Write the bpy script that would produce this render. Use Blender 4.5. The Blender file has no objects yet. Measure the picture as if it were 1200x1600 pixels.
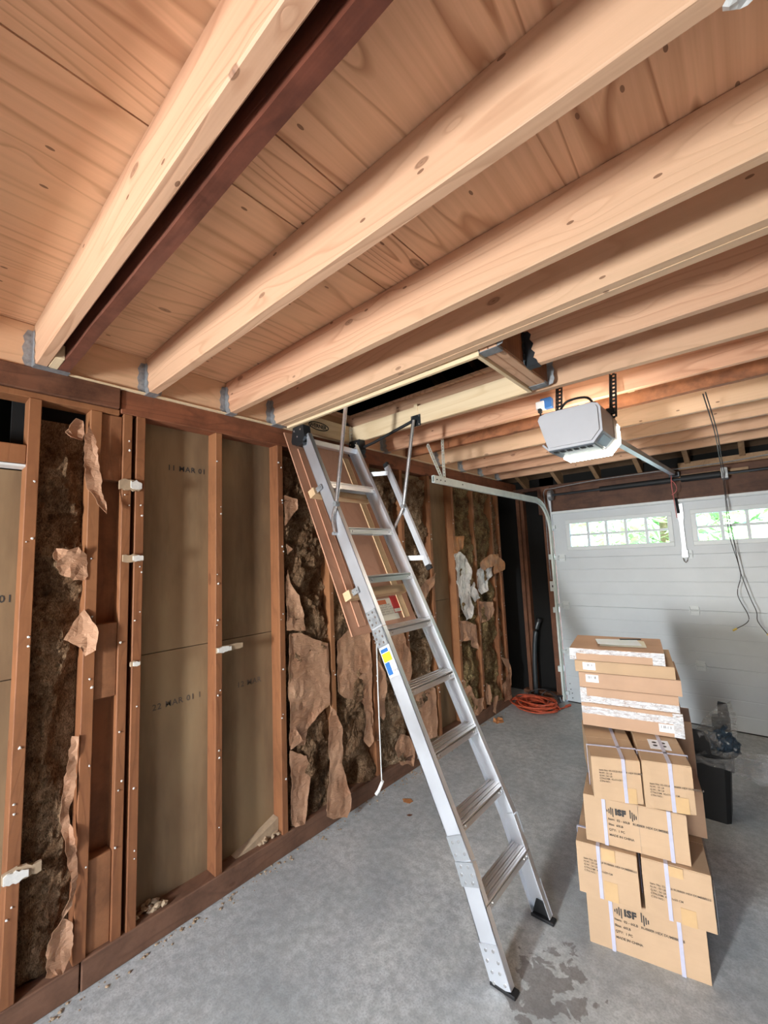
import bpy, bmesh, math, random
from mathutils import Vector, Matrix, noise
from mathutils.geometry import delaunay_2d_cdt
S = bpy.context.scene
COL = S.collection
rnd = random.Random(7)
R = math.radians

# ------------------------------------------------------------------ camera
cd = bpy.data.cameras.new('camera'); cam = bpy.data.objects.new('camera', cd); COL.objects.link(cam)
yaw, pit, rol = R(-40.7), R(6.15), R(-2.38)
cy, sy, cp, sp = math.cos(yaw), math.sin(yaw), math.cos(pit), math.sin(pit)
fw = Vector((sy*cp, cy*cp, sp)); r0 = Vector((cy, -sy, 0)); u0 = r0.cross(fw)
rt = math.cos(rol)*r0 + math.sin(rol)*u0; up = -math.sin(rol)*r0 + math.cos(rol)*u0
M = Matrix((rt, up, -fw)).transposed().to_4x4(); M.translation = (2.2, 0, 1.67)
cam.matrix_world = M
cd.sensor_fit = 'VERTICAL'; cd.sensor_height = 36; cd.lens = 663/1600*36
cd.clip_start = 0.02; cd.clip_end = 200
S.camera = cam

# ------------------------------------------------------------------ world and light
W = bpy.data.worlds.new('world'); S.world = W; W.use_nodes = True
wn = W.node_tree.nodes; wl = W.node_tree.links; wn.clear()
wo = wn.new('ShaderNodeOutputWorld'); wb = wn.new('ShaderNodeBackground'); ws = wn.new('ShaderNodeTexSky')
ws.sky_type = 'NISHITA'; ws.sun_disc = False; ws.sun_elevation = R(48); ws.sun_rotation = R(200); ws.air_density = 1.0; ws.dust_density = 3.0
wl.new(ws.outputs[0], wb.inputs[0]); wl.new(wb.outputs[0], wo.inputs[0]); wb.inputs[1].default_value = 4.0

def area(name, loc, rot, sx, sy_, power, color):
    l = bpy.data.lights.new(name, 'AREA'); l.shape = 'RECTANGLE'; l.size = sx; l.size_y = sy_; l.energy = power; l.color = color
    o = bpy.data.objects.new(name, l); COL.objects.link(o); o.location = loc; o.rotation_euler = rot
    return o
# daylight through the rear window (low and to the left behind the camera)
win = area('window_daylight', (1.10, -2.27, 1.50), (R(90), 0, 0),  .24, .62, 92, (0.92, 0.97, 1.0))
win.data.spread = R(105)
# soft fill light added at an unseen doorway beside the window
area('doorway_fill', (2.35, -2.27, 1.05), (R(90), 0, 0), .85, 2.0, 10, (0.95, 0.97, 1.0))

S.view_settings.view_transform = 'Standard'; S.view_settings.look = 'None'
S.view_settings.exposure = -0.18; S.view_settings.gamma = 1.0; S.view_settings.use_curve_mapping = False

# ------------------------------------------------------------------ materials
class NT:
    def __init__(s, name):
        s.m = bpy.data.materials.new(name); s.m.use_nodes = True
        s.n = s.m.node_tree.nodes; s.l = s.m.node_tree.links
        s.b = s.n['Principled BSDF']
    def node(s, t, **kw):
        n = s.n.new(t)
        for k, v in kw.items(): setattr(n, k, v)
        return n
    def link(s, a, b): s.l.new(a, b)
    def math(s, op, a, b=None, c=None, clamp=False):
        n = s.n.new('ShaderNodeMath'); n.operation = op; n.use_clamp = clamp
        for i, v in enumerate((a, b, c)):
            if v is None: continue
            if isinstance(v, (int, float)): n.inputs[i].default_value = v
            else: s.l.new(v, n.inputs[i])
        return n.outputs[0]
    def coords(s, scale=(1, 1, 1), rot=(0, 0, 0), loc=(0, 0, 0)):
        t = s.n.new('ShaderNodeTexCoord'); mp = s.n.new('ShaderNodeMapping')
        mp.inputs['Scale'].default_value = scale; mp.inputs['Rotation'].default_value = rot; mp.inputs['Location'].default_value = loc
        s.l.new(t.outputs['Object'], mp.inputs[0]); return mp.outputs[0]
    def noise(s, vec, scale, detail=3, rough=.5, dist=0):
        n = s.n.new('ShaderNodeTexNoise'); s.l.new(vec, n.inputs['Vector'])
        n.inputs['Scale'].default_value = scale; n.inputs['Detail'].default_value = detail
        n.inputs['Roughness'].default_value = rough; n.inputs['Distortion'].default_value = dist
        return n.outputs[0]
    def ramp(s, f, stops):
        n = s.n.new('ShaderNodeValToRGB'); e = n.color_ramp.elements
        while len(e) < len(stops): e.new(.5)
        for i, (p, c) in enumerate(stops):
            e[i].position = p; e[i].color = (c, c, c, 1) if isinstance(c, (int, float)) else (*c, 1)
        s.l.new(f, n.inputs[0]); return n.outputs[0]
    def mix(s, f, a, b, mode='MIX'):
        n = s.n.new('ShaderNodeMix'); n.data_type = 'RGBA'; n.blend_type = mode
        for sock, v in ((n.inputs[0], f), (n.inputs[6], a), (n.inputs[7], b)):
            if isinstance(v, (int, float)): sock.default_value = v
            elif isinstance(v, tuple): sock.default_value = (*v, 1)
            else: s.l.new(v, sock)
        return n.outputs[2]
    def color(s, c):
        if isinstance(c, tuple): s.b.inputs['Base Color'].default_value = (*c, 1)
        else: s.l.new(c, s.b.inputs['Base Color'])
    def bump(s, h, strength=.3, dist=.01):
        n = s.n.new('ShaderNodeBump'); n.inputs['Strength'].default_value = strength; n.inputs['Distance'].default_value = dist
        s.l.new(h, n.inputs['Height']); s.l.new(n.outputs[0], s.b.inputs['Normal'])
    def rough(s, v): s.b.inputs['Roughness'].default_value = v

def plain(name, c, rough=.6, metal=0, var=.12, scale=8, emit=0):
    t = NT(name); v = t.coords()
    f = t.ramp(t.noise(v, scale, 4, .6), [(.3, 0.0), (.7, 1.0)])
    lo = tuple(max(0, x*(1-var)) for x in c); hi = tuple(min(1, x*(1+var)) for x in c)
    t.color(t.mix(f, lo, hi)); t.rough(rough); t.b.inputs['Metallic'].default_value = metal
    if emit: t.b.inputs['Emission Color'].default_value = (*c, 1); t.b.inputs['Emission Strength'].default_value = emit
    return t.m

def wood(name, axis, light, dark, knot=(.12, .045, .02), rings=16, knots=1.0, tint=None, stains=0.0, rough=.62, line=.5, kscale=2.2, fscale=2.2, swirl=.10, stretch=.13, specks=0.0):
    """sawn timber: long wavy growth rings, fine streaks and knots, grain along the given axis"""
    t = NT(name)
    st = [1, 1, 1]; st[axis] = stretch
    v = t.coords(tuple(st)); sv = [55, 55, 55]; sv[axis] = 1.2; vf = t.coords(tuple(sv))
    kv = [1.0, 1.0, 1.0]; kv[axis] = .45
    sx3 = t.node('ShaderNodeSeparateXYZ'); t.link(t.coords(loc=(.3, .17, .4)), sx3.inputs[0])
    oth = [i for i in range(3) if i != axis]
    cb = t.node('ShaderNodeCombineXYZ'); t.link(t.math('MULTIPLY', sx3.outputs[axis], kv[axis]), cb.inputs[0])
    t.link(t.math('ADD', sx3.outputs[oth[0]], sx3.outputs[oth[1]]), cb.inputs[1]); vk = cb.outputs[0]
    vo = t.node('ShaderNodeTexVoronoi'); vo.voronoi_dimensions = '2D'; t.link(vk, vo.inputs['Vector']); vo.inputs['Scale'].default_value = kscale*2
    d = vo.outputs['Distance']
    bend = t.math('POWER', 2.718, t.math('MULTIPLY', d, -8.0))
    f = t.noise(v, fscale*2, 2, .45, .25)
    f = t.math('ADD', f, t.math('MULTIPLY', bend, swirl*knots))
    ph = t.math('FRACT', t.math('MULTIPLY', f, rings))
    ring = t.ramp(ph, [(0.0, 0.0), (.68, .10), (.90, 1.0), (1.0, 0.0)])
    streak = t.noise(vf, 1.0, 2, .6)
    big = t.noise(t.coords(tuple(x*.7 for x in st), loc=(3, 1, 2)), 2.6, 2)
    c = t.mix(t.math('MULTIPLY', ring, line), light, dark)
    c = t.mix(t.math('MULTIPLY', t.math('SUBTRACT', streak, .35, clamp=True), .8), c, dark)
    if tint: c = t.mix(t.ramp(big, [(.4, 0.0), (.66, .8)]), c, tint)
    if knots:
        rv = t.node('ShaderNodeSeparateColor'); t.link(vo.outputs['Color'], rv.inputs[0])
        has = t.math('GREATER_THAN', rv.outputs[0], .55)
        rad = t.math('MULTIPLY_ADD', rv.outputs[1], .055, .025)
        k = t.math('SUBTRACT', 1.0, t.math('DIVIDE', d, rad), clamp=True)
        k = t.ramp(k, [(0.0, 0.0), (.25, .75), (.6, .6), (1.0, 1.0)])
        k = t.math('MULTIPLY', t.math('MULTIPLY', k, has), .8)
        c = t.mix(k, c, knot)
    if specks:
        v2 = t.node('ShaderNodeTexVoronoi'); v2.voronoi_dimensions = '2D'; t.link(vk, v2.inputs['Vector']); v2.inputs['Scale'].default_value = 11
        r2_ = t.node('ShaderNodeSeparateColor'); t.link(v2.outputs['Color'], r2_.inputs[0])
        pin = t.math('MULTIPLY', t.math('LESS_THAN', v2.outputs['Distance'], .05), t.math('GREATER_THAN', r2_.outputs[0], 1-specks))
        c = t.mix(t.math('MULTIPLY', pin, .75), c, knot)
    if stains:
        sn = t.ramp(t.noise(t.coords((3, 3, 3)), 1.6, 6, .7), [(.42, 0.0), (.7, 1.0)])
        c = t.mix(t.math('MULTIPLY', sn, stains), c, tuple(x*.25 for x in dark))
    t.color(c); t.rough(rough); t.b.inputs['Specular IOR Level'].default_value = .3
    t.bump(t.math('ADD', t.math('MULTIPLY', ring, -.4), streak), .18, .004)
    return t.m

FIR_L, FIR_D, FIR_T = (.66, .375, .235), (.42, .19, .10), (.67, .46, .29)
M_joist = wood('new_fir_timber', 0, FIR_L, FIR_D, rings=15, tint=FIR_T, line=.6, rough=.55, stretch=.09, specks=.18)
M_joist_y = wood('new_fir_crosswise', 1, FIR_L, FIR_D, rings=15, tint=FIR_T, line=.75)
M_jamb = wood('pale_pine_jamb', 0, (.80, .62, .40), (.64, .45, .25), rings=10, knots=0, line=.5)
M_jamb_y = wood('pale_pine_jamb_crosswise', 1, (.80, .62, .40), (.64, .45, .25), rings=10, knots=0, line=.5)
M_ply = wood('softwood_plywood', 1, (.79, .465, .285), (.34, .14, .062), rings=19, knots=1, tint=(.79, .505, .30), line=.8, kscale=1.3, fscale=1.7, swirl=.07, stretch=.075, specks=.3)
M_rim = wood('rim_board_fir', 1, (.66, .37, .21), (.48, .25, .125), rings=14, knots=.7, tint=(.76, .52, .32), line=.7)
M_stud = wood('aged_stud_timber', 2, (.27, .105, .043), (.15, .05, .022), rings=16, knots=.9, tint=(.34, .15, .063), stains=.25, knot=(.1, .035, .015))
M_plate = wood('aged_plate_timber', 1, (.27, .095, .045), (.14, .048, .024), rings=16, knots=.6, stains=.55, knot=(.06, .02, .01))
M_sill = wood('dirty_sill_timber', 1, (.20, .10, .06), (.12, .058, .035), rings=12, knots=.4, stains=.5)
M_darkplate = wood('blackened_plate_timber', 1, (.18, .075, .04), (.08, .03, .018), rings=12, knots=.4, stains=.7)
M_darkjoist = wood('old_dark_joist', 0, (.17, .05, .028), (.06, .018, .012), rings=12, knots=.6, tint=(.27, .12, .08), stains=.6, rough=.5)
M_oldjoist = wood('old_rusty_joist', 0, (.36, .14, .06), (.16, .06, .03), rings=10, knots=.5, stains=.75, knot=(.05, .02, .01))
M_block = wood('aged_blocking', 2, (.30, .125, .055), (.2, .08, .035), rings=10, knots=.4, stains=.5)
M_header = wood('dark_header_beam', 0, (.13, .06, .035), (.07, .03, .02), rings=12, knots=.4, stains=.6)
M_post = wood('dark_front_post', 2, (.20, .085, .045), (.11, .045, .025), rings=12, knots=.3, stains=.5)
M_rafter = wood('old_rafter', 1, (.40, .25, .14), (.28, .16, .08), rings=10, knots=.3, stains=.4)
M_deck = wood('roof_deck_board', 0, (.16, .10, .06), (.09, .055, .035), rings=9, knots=.3, stains=.5)
M_luan = wood('luan_door_skin', 2, (.50, .27, .175), (.43, .215, .135), rings=10, knots=0, line=.5, rough=.45)
M_door_wood = wood('poplar_batten', 1, (.66, .46, .27), (.54, .35, .19), rings=8, knots=0, line=.4)

def mk_sheath():
    t = NT('brown_gypsum_sheathing'); v = t.coords()
    bigv = t.coords((1, 1.6, .6)); a = t.ramp(t.noise(bigv, 2.2, 4, .55), [(.35, 0.0), (.65, 1.0)])
    c = t.mix(a, (.20, .118, .058), (.295, .195, .10))
    wet = t.ramp(t.noise(t.coords((1, 3.2, .55), loc=(0, .4, .3)), 1.5, 5, .6), [(.47, 0.0), (.68, 1.0)])
    c = t.mix(t.math('MULTIPLY', wet, .7), c, (.10, .06, .03))
    f = t.noise(v, 180, 2); c = t.mix(t.math('MULTIPLY', f, .25), c, (.23, .155, .09))
    t.color(c); t.rough(.85); t.bump(f, .1, .002); return t.m
M_sheath = mk_sheath()
def mk_kraft():
    t = NT('brown_kraft_paper'); v = t.coords()
    a = t.noise(v, 5, 5, .6)
    c = t.mix(t.ramp(a, [(.35, 0.0), (.65, 1.0)]), (.36, .175, .092), (.52, .295, .175))
    w = t.noise(t.coords((1, 1, 2.4)), 14, 6, .65, .8)
    t.color(c); t.rough(.65); t.bump(w, .6, .02); return t.m
M_kraft = mk_kraft()
M_kraft_o = plain('orange_kraft_paper', (.46, .195, .07), .6, var=.25, scale=20)
M_white_paper = plain('whitened_paper_backing', (.66, .60, .54), .75, var=.2, scale=30)
def mk_insul(name, pale):
    t = NT(name); v = t.coords((1, 1, 1.2))
    a = t.noise(v, 7, 6, .7, 1.0); b = t.noise(t.coords((1, 2.5, 1)), 55, 5, .75, 2.0)
    c = t.mix(t.ramp(a, [(.38, 0.0), (.62, 1.0)]), (.29, .155, .078), pale)
    c = t.mix(t.ramp(b, [(.40, .85), (.6, 0.0)]), c, (.06, .032, .016))
    blk = t.ramp(t.noise(t.coords((1, 1.3, .8), loc=(1, 2, .3)), 3.4, 4, .6), [(.57, 0.0), (.68, 1.0)])
    c = t.mix(t.math('MULTIPLY', blk, .8), c, (.02, .016, .01))
    t.color(c); t.rough(.95); t.b.inputs['Specular IOR Level'].default_value = .1
    t.bump(b, .9, .03); return t.m
M_insul = mk_insul('mineral_wool_dirty', (.64, .40, .23))
M_insul_pale = mk_insul('mineral_wool_pale', (.72, .51, .32))
M_insul_yel = mk_insul('mineral_wool_yellowed', (.64, .47, .22))

def mk_concrete():
    t = NT('worn_concrete'); v = t.coords()
    a = t.noise(v, 1.6, 5, .6, .4); b = t.noise(v, 22, 8, .72); f = t.noise(v, 120, 3, .6)
    c = t.mix(t.ramp(a, [(.35, 0.0), (.65, 1.0)]), (.40, .43, .43), (.64, .65, .63))
    c = t.mix(t.math('MULTIPLY', t.ramp(b, [(.40, 1.0), (.6, 0.0)]), .6), c, (.27, .28, .27))
    c = t.mix(t.math('MULTIPLY', t.ramp(f, [(.35, 1.0), (.55, 0.0)]), .45), c, (.25, .26, .26))
    # damp dark spill marks around the ladder's foot
    tc = t.node('ShaderNodeTexCoord'); sx = t.node('ShaderNodeSeparateXYZ'); t.link(tc.outputs['Object'], sx.inputs[0])
    dx = t.math('MULTIPLY', t.math('SUBTRACT', sx.outputs[0], 1.42), 4.5)
    dy = t.math('MULTIPLY', t.math('SUBTRACT', sx.outputs[1], 1.72), 3.2)
    dist = t.math('SQRT', t.math('ADD', t.math('MULTIPLY', dx, dx), t.math('MULTIPLY', dy, dy)))
    near = t.math('SUBTRACT', 1.0, dist, clamp=True)
    bl = t.noise(v, 13, 4, .55, .6)
    sp_ = t.ramp(t.math('MULTIPLY', t.math('ADD', bl, t.math('MULTIPLY', near, .35)), t.math('GREATER_THAN', near, .02)), [(.66, 0.0), (.70, 1.0)])
    c = t.mix(t.math('MULTIPLY', sp_, .62), c, (.105, .085, .075))
    # white scuffs
    wsc = t.ramp(t.noise(t.coords((1, 4, 1), rot=(0, 0, .6)), 6, 5, .7, 1.2), [(.70, 0.0), (.78, 1.0)])
    c = t.mix(t.math('MULTIPLY', wsc, .3), c, (.62, .64, .64))
    t.color(c)
    rr = t.math('MULTIPLY_ADD', b, .3, .38); t.link(rr, t.b.inputs['Roughness'])
    t.bump(t.math('ADD', t.math('MULTIPLY', b, .6), f), .12, .006); return t.m
M_conc = mk_concrete()
def mk_alu(name, c, rough, axis_sc=(2, 90, 2)):
    t = NT(name); f = t.noise(t.coords(axis_sc), 2.5, 3, .6)
    t.color(t.mix(f, tuple(x*.85 for x in c), c)); t.b.inputs['Metallic'].default_value = .9
    t.link(t.math('MULTIPLY_ADD', f, .2, rough-.1), t.b.inputs['Roughness']); return t.m
M_alu = mk_alu('brushed_aluminium', (.86, .89, .94), .46)
M_alu_t = mk_alu('ribbed_aluminium_tread', (.78, .76, .74), .36, (70, 2, 70))
M_galv = mk_alu('galvanised_steel', (.62, .65, .68), .45, (40, 40, 40))
M_galv_p = plain('dull_galvanised_sheet', (.36, .37, .38), .5, .6, .25, 40)
M_steel = mk_alu('bright_steel_tube', (.85, .85, .85), .22, (5, 5, 5))
M_dsteel = plain('dark_hinge_steel', (.045, .05, .055), .4, .7)
M_black = plain('black_plastic', (.006, .006, .007), .6)
M_blackmatte = plain('matte_black_backing', (.004, .0035, .003), .95)  # also paints the darkness of the attic and open wall gaps
M_white_metal = plain('white_painted_steel', (.62, .655, .665), .45, 0, .05, 3)
M_door = plain('white_garage_door_paint', (.52, .555, .58), .45, 0, .05, 2.5)
M_track = plain('pale_track_steel', (.72, .79, .75), .35, .2, .1, 10)
M_opener = plain('light_grey_plastic', (.47, .47, .49), .4, 0, .03)
M_opener_side = plain('tan_grey_plastic', (.30, .245, .18), .45, 0, .05)
M_panel_dark = plain('dark_grey_panel', (.10, .115, .13), .3, 0, .1)
M_lens = plain('lit_lamp_lens', (1.0, .93, .80), .4, 0, .0, 3, emit=60.0)
M_white = plain('white_paint', (.75, .75, .73), .5, 0, .06)
M_gyp = plain('white_gypsum', (.66, .63, .58), .8, 0, .1, 60)
M_gyp_paper = plain('tan_gypsum_face', (.38, .27, .17), .8, 0, .15, 30)
def mk_card(name, c):
    t = NT(name); v = t.coords()
    a = t.noise(v, 4, 4, .6); f = t.noise(t.coords((3, 3, 160)), 1.0, 2)
    k = t.mix(t.ramp(a, [(.35, 0.0), (.65, 1.0)]), tuple(x*.88 for x in c), c)
    k = t.mix(t.math('MULTIPLY', f, .18), k, tuple(x*.7 for x in c))
    t.color(k); t.rough(.8); t.b.inputs['Specular IOR Level'].default_value = .25; t.bump(a, .15, .01); return t.m
M_card = mk_card('corrugated_cardboard', (.50, .34, .21))
M_card_d = mk_card('brown_carton_board', (.49, .315, .21))
M_card_in = mk_card('darker_cardboard', (.40, .29, .205))  # darker cardboard tone for the crease line
M_tape = plain('brown_packing_tape', (.52, .34, .17), .25, 0, .08, 10)
def mk_clear(name, c, alpha, rough):
    t = NT(name); t.color(c); t.rough(rough); v = t.coords()
    f = t.noise(t.coords((1, 1, 3)), 26, 4, .7, 1.0)
    t.link(t.math('MULTIPLY', t.ramp(f, [(.35, .4), (.65, 1.6)]), alpha), t.b.inputs['Alpha'])
    t.bump(f, .8, .01); return t.m
M_cleartape = mk_clear('clear_packing_tape', (.82, .82, .84), .55, .2)
M_film = mk_clear('clear_plastic_film', (.34, .34, .34), .26, .08)
M_strap = plain('white_polypropylene_strap', (.44, .43, .52), .4, 0, .06, 40)
M_ink = plain('black_print', (.035, .032, .03), .7)
M_ink_soft = plain('faded_brown_print', (.17, .105, .065), .8)
M_ink_grey = plain('faded_grey_print', (.10, .075, .055), .8)
M_label = plain('white_label', (.78, .80, .84), .45, 0, .04)
M_orange = plain('orange_cord_jacket', (.50, .085, .035), .5, 0, .2, 30)
M_brown_cord = plain('dark_cord_jacket', (.03, .022, .02), .5)
M_yellow = plain('yellow_connector', (.70, .53, .12), .4)
M_red = plain('red_print', (.62, .035, .03), .5)
M_redcord = plain('faded_red_cord', (.50, .13, .12), .7)
M_orange_p = plain('rust_orange_print', (.55, .13, .03), .5)
M_blue = plain('blue_print', (.03, .14, .40), .45)
M_yel_p = plain('yellow_print', (.85, .55, .03), .45)
M_bluebox = plain('blue_outlet_box', (.04, .16, .42), .4)
M_bluebag = plain('slate_blue_bag', (.03, .05, .075), .3, 0, .35, 25)
M_cream = plain('cream_paper', (.74, .70, .58), .7, 0, .05)
M_darkwall = plain('darkened_board_wall', (.055, .045, .035), .85, 0, .15, 4)  # kept near black so the unseen walls bounce little light
M_cordwhite = plain('white_pull_cord', (.78, .77, .74), .6)
M_leaf = plain('garden_foliage', (.42, .62, .28), .6, 0, .3, 9)
M_bark = plain('tree_bark', (.16, .11, .07), .9, 0, .3, 20)
M_drive = plain('driveway_concrete', (.5, .5, .48), .8, 0, .12, 2)
def mk_glass():
    t = NT('window_glass'); o = t.n['Material Output']
    tr = t.node('ShaderNodeBsdfTransparent'); tr.inputs[0].default_value = (.86, .96, .92, 1)
    gl = t.node('ShaderNodeBsdfGlossy'); gl.inputs['Roughness'].default_value = .02
    mx = t.node('ShaderNodeMixShader'); mx.inputs[0].default_value = .06
    t.link(tr.outputs[0], mx.inputs[1]); t.link(gl.outputs[0], mx.inputs[2]); t.link(mx.outputs[0], o.inputs[0]); return t.m
M_glass = mk_glass()

# ------------------------------------------------------------------ builders
X, Y, Z = Vector((1, 0, 0)), Vector((0, 1, 0)), Vector((0, 0, 1))
def tag(o, label=None, cat=None, group=None, kind=None):
    for k, v in (('label', label), ('category', cat), ('group', group), ('kind', kind)):
        if v: o[k] = v
    return o
def thing(name, label, cat, loc=(0, 0, 0), rz=0, group=None, kind=None):
    o = bpy.data.objects.new(name, None); COL.objects.link(o); o.location = loc; o.rotation_euler = (0, 0, rz)
    o.empty_display_size = .05
    return tag(o, label, cat, group, kind)
SMALL = {'rivet', 'bolt', 'bolt_heads', 'roller_brackets', 'wall_bracket', 'button_strip', 'barcode', 'label_symbols', 'label_text', 'printed_text', 'printed_logo', 'date_stamp', 'logo_text', 'mineral_wool'}
def finish(bm, smooth=False):
    bmesh.ops.recalc_face_normals(bm, faces=bm.faces)
    if smooth:
        for f in bm.faces: f.smooth = True
def obj(name, bm, mat, parent=None, smooth=False, local=False):
    """links a bmesh as one object; world-space meshes keep their place under a parent"""
    finish(bm, smooth)
    me = bpy.data.meshes.new(name); bm.to_mesh(me); bm.free(); me.materials.append(mat)
    o = bpy.data.objects.new(name, me)
    COL.objects.link(o)
    if name in SMALL: o['kind'] = 'stuff'
    if parent:
        o.parent = parent
        if not local: o.matrix_parent_inverse = world_inv(parent)
    return o
def world_inv(p):
    m = Matrix.LocRotScale(p.location, p.rotation_euler, None)
    if p.parent: m = (p.parent_matrix if hasattr(p, 'parent_matrix') else world_of(p.parent)) @ p.matrix_parent_inverse @ m
    return m.inverted()
def world_of(p):
    m = Matrix.LocRotScale(p.location, p.rotation_euler, None)
    return world_of(p.parent) @ p.matrix_parent_inverse @ m if p.parent else m
def obox(bm, c, a, b, d, sa, sb, sd, bev=0):
    """box about centre c with unit axes a, b, d and full sizes"""
    t = bmesh.new(); bmesh.ops.create_cube(t, size=1)
    for v in t.verts:
        v.co = Vector(c) + a*(v.co.x*sa) + b*(v.co.y*sb) + d*(v.co.z*sd)
    if bev: bmesh.ops.bevel(t, geom=list(t.edges), offset=bev, segments=1, affect='EDGES')
    merge(bm, t); return bm
def merge(bm, t):
    me = bpy.data.meshes.new('tmp'); t.to_mesh(me); t.free(); bm.from_mesh(me); bpy.data.meshes.remove(me)
def box(x0, x1, y0, y1, z0, z1, bev=0, bm=None):
    bm = bm or bmesh.new()
    return obox(bm, ((x0+x1)/2, (y0+y1)/2, (z0+z1)/2), X, Y, Z, abs(x1-x0), abs(y1-y0), abs(z1-z0), bev)
def frame_axes(t, ref=Z):
    t = t.normalized()
    if abs(t.dot(ref)) > .97: ref = X
    a = ref.cross(t).normalized(); return a, t.cross(a).normalized()
def sweep(bm, path, prof, ref=Z, closed=False):
    """sweeps a closed 2-D profile along a path"""
    path = [Vector(p) for p in path]; n = len(path); rings = []
    for i, p in enumerate(path):
        q0 = path[i-1] if (i or closed) else path[0]; q1 = path[(i+1) % n] if (i < n-1 or closed) else path[-1]
        a, b = frame_axes(q1-q0, ref)
        rings.append([bm.verts.new(p + a*u + b*v) for u, v in prof])
    k = len(prof)
    for i in range(n if closed else n-1):
        A, B = rings[i], rings[(i+1) % n]
        for j in range(k): bm.faces.new((A[j], A[(j+1) % k], B[(j+1) % k], B[j]))
    if not closed: bm.faces.new(rings[0]); bm.faces.new(rings[-1])
    return bm
def circle(r, n=8, sx=1, sy_=1): return [(r*sx*math.cos(2*math.pi*i/n), r*sy_*math.sin(2*math.pi*i/n)) for i in range(n)]
def tube(path, r, n=8, bm=None, ref=Z): return sweep(bm or bmesh.new(), path, circle(r, n), ref)
def disc(bm, c, axis, r, h, n=10):
    c = Vector(c); return sweep(bm, [c-axis*h/2, c+axis*h/2], circle(r, n), Z if abs(axis.z) < .9 else X)
def spline(pts, k=6):
    pts = [Vector(p) for p in pts]; out = []
    for i in range(len(pts)-1):
        p0, p1, p2, p3 = pts[max(i-1, 0)], pts[i], pts[i+1], pts[min(i+2, len(pts)-1)]
        for j in range(k):
            t = j/k
            out.append(.5*((2*p1)+(p2-p0)*t+(2*p0-5*p1+4*p2-p3)*t*t+(3*p1-p0-3*p2+p3)*t**3))
    return out+[pts[-1]]
def prism(outline, o, a, b, d, depth, bm=None):
    """extrudes the outline (in axes a, b from origin o) by depth along d"""
    bm = bm or bmesh.new(); o = Vector(o)
    v0 = [bm.verts.new(o+a*u+b*v) for u, v in outline]; v1 = [bm.verts.new(o+a*u+b*v+d*depth) for u, v in outline]
    n = len(v0); bm.faces.new(v0); bm.faces.new(v1)
    for i in range(n): bm.faces.new((v0[i], v0[(i+1) % n], v1[(i+1) % n], v1[i]))
    return bm
def perforated(p0, p1, wdir, w, th, pitch, bm=None):
    """steel strap with a row of real holes"""
    bm = bm or bmesh.new(); p0, p1 = Vector(p0), Vector(p1); L = (p1-p0).length; u = (p1-p0)/L
    wdir = (wdir - u*wdir.dot(u)).normalized(); nn = u.cross(wdir)
    for s in (-1, 1): obox(bm, (p0+p1)/2+wdir*s*w*.34, wdir, nn, u, w*.32, th, L)
    n = max(2, int(L/pitch))
    for i in range(n+1): obox(bm, p0+u*(L*i/n), wdir, nn, u, w*.4, th, pitch*.52)
    return bm
def text_bm(body, size, origin, right, upv, bold=0.0, lift=.0006, spacing=1.0, line=1.0):
    cu = bpy.data.curves.new('t', 'FONT'); cu.body = body; cu.size = size; cu.offset = bold; cu.space_character = spacing; cu.space_line = line
    cu.resolution_u = 2
    o = bpy.data.objects.new('t', cu); COL.objects.link(o)
    me = bpy.data.meshes.new_from_object(o)
    bpy.data.objects.remove(o); bpy.data.curves.remove(cu)
    bm = bmesh.new(); bm.from_mesh(me); bpy.data.meshes.remove(me)
    nrm = right.cross(upv)
    for v in bm.verts: v.co = Vector(origin)+right*v.co.x+upv*v.co.y+nrm*lift
    return bm
def inside(p, poly):
    c = False; j = len(poly)-1
    for i in range(len(poly)):
        a, b = poly[i], poly[j]
        if (a[1] > p[1]) != (b[1] > p[1]) and p[0] < (b[0]-a[0])*(p[1]-a[1])/(b[1]-a[1])+a[0]: c = not c
        j = i
    return c
def sheet(outline, step, fn, jitter=.004):
    """torn sheet: dense outline plus inner points, triangulated, each point lifted by fn(u, v, edge)"""
    dense = []
    for i, a in enumerate(outline):
        b = outline[(i+1) % len(outline)]; L = math.hypot(b[0]-a[0], b[1]-a[1]); n = max(1, int(L/step))
        for k in range(n):
            t = k/n; j = jitter if k else 0
            dense.append((a[0]+(b[0]-a[0])*t+rnd.uniform(-j, j), a[1]+(b[1]-a[1])*t+rnd.uniform(-j, j)))
    us = [p[0] for p in dense]; vs = [p[1] for p in dense]; pts = list(dense); nb = len(dense)
    u = min(us)
    while u < max(us):
        v = min(vs)
        while v < max(vs):
            q = (u+rnd.uniform(-.25, .25)*step, v+rnd.uniform(-.25, .25)*step)
            if inside(q, dense) and min((q[0]-p[0])**2+(q[1]-p[1])**2 for p in dense) > (step*.45)**2: pts.append(q)
            v += step
        u += step
    vo, eo, fo, _, _, _ = delaunay_2d_cdt([Vector(p) for p in pts], [(i, (i+1) % nb) for i in range(nb)], [], 1, 1e-6)
    bm = bmesh.new(); vv = []
    for p in vo:
        e = min((p[0]-q[0])**2+(p[1]-q[1])**2 for q in dense)**.5
        vv.append(bm.verts.new(fn(p[0], p[1], e)))
    for f in fo:
        try: bm.faces.new([vv[i] for i in f])
        except ValueError: pass
    return bm
def solidify(o, th):
    m = o.modifiers.new('thickness', 'SOLIDIFY'); m.thickness = th; m.offset = 0; return o

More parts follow.
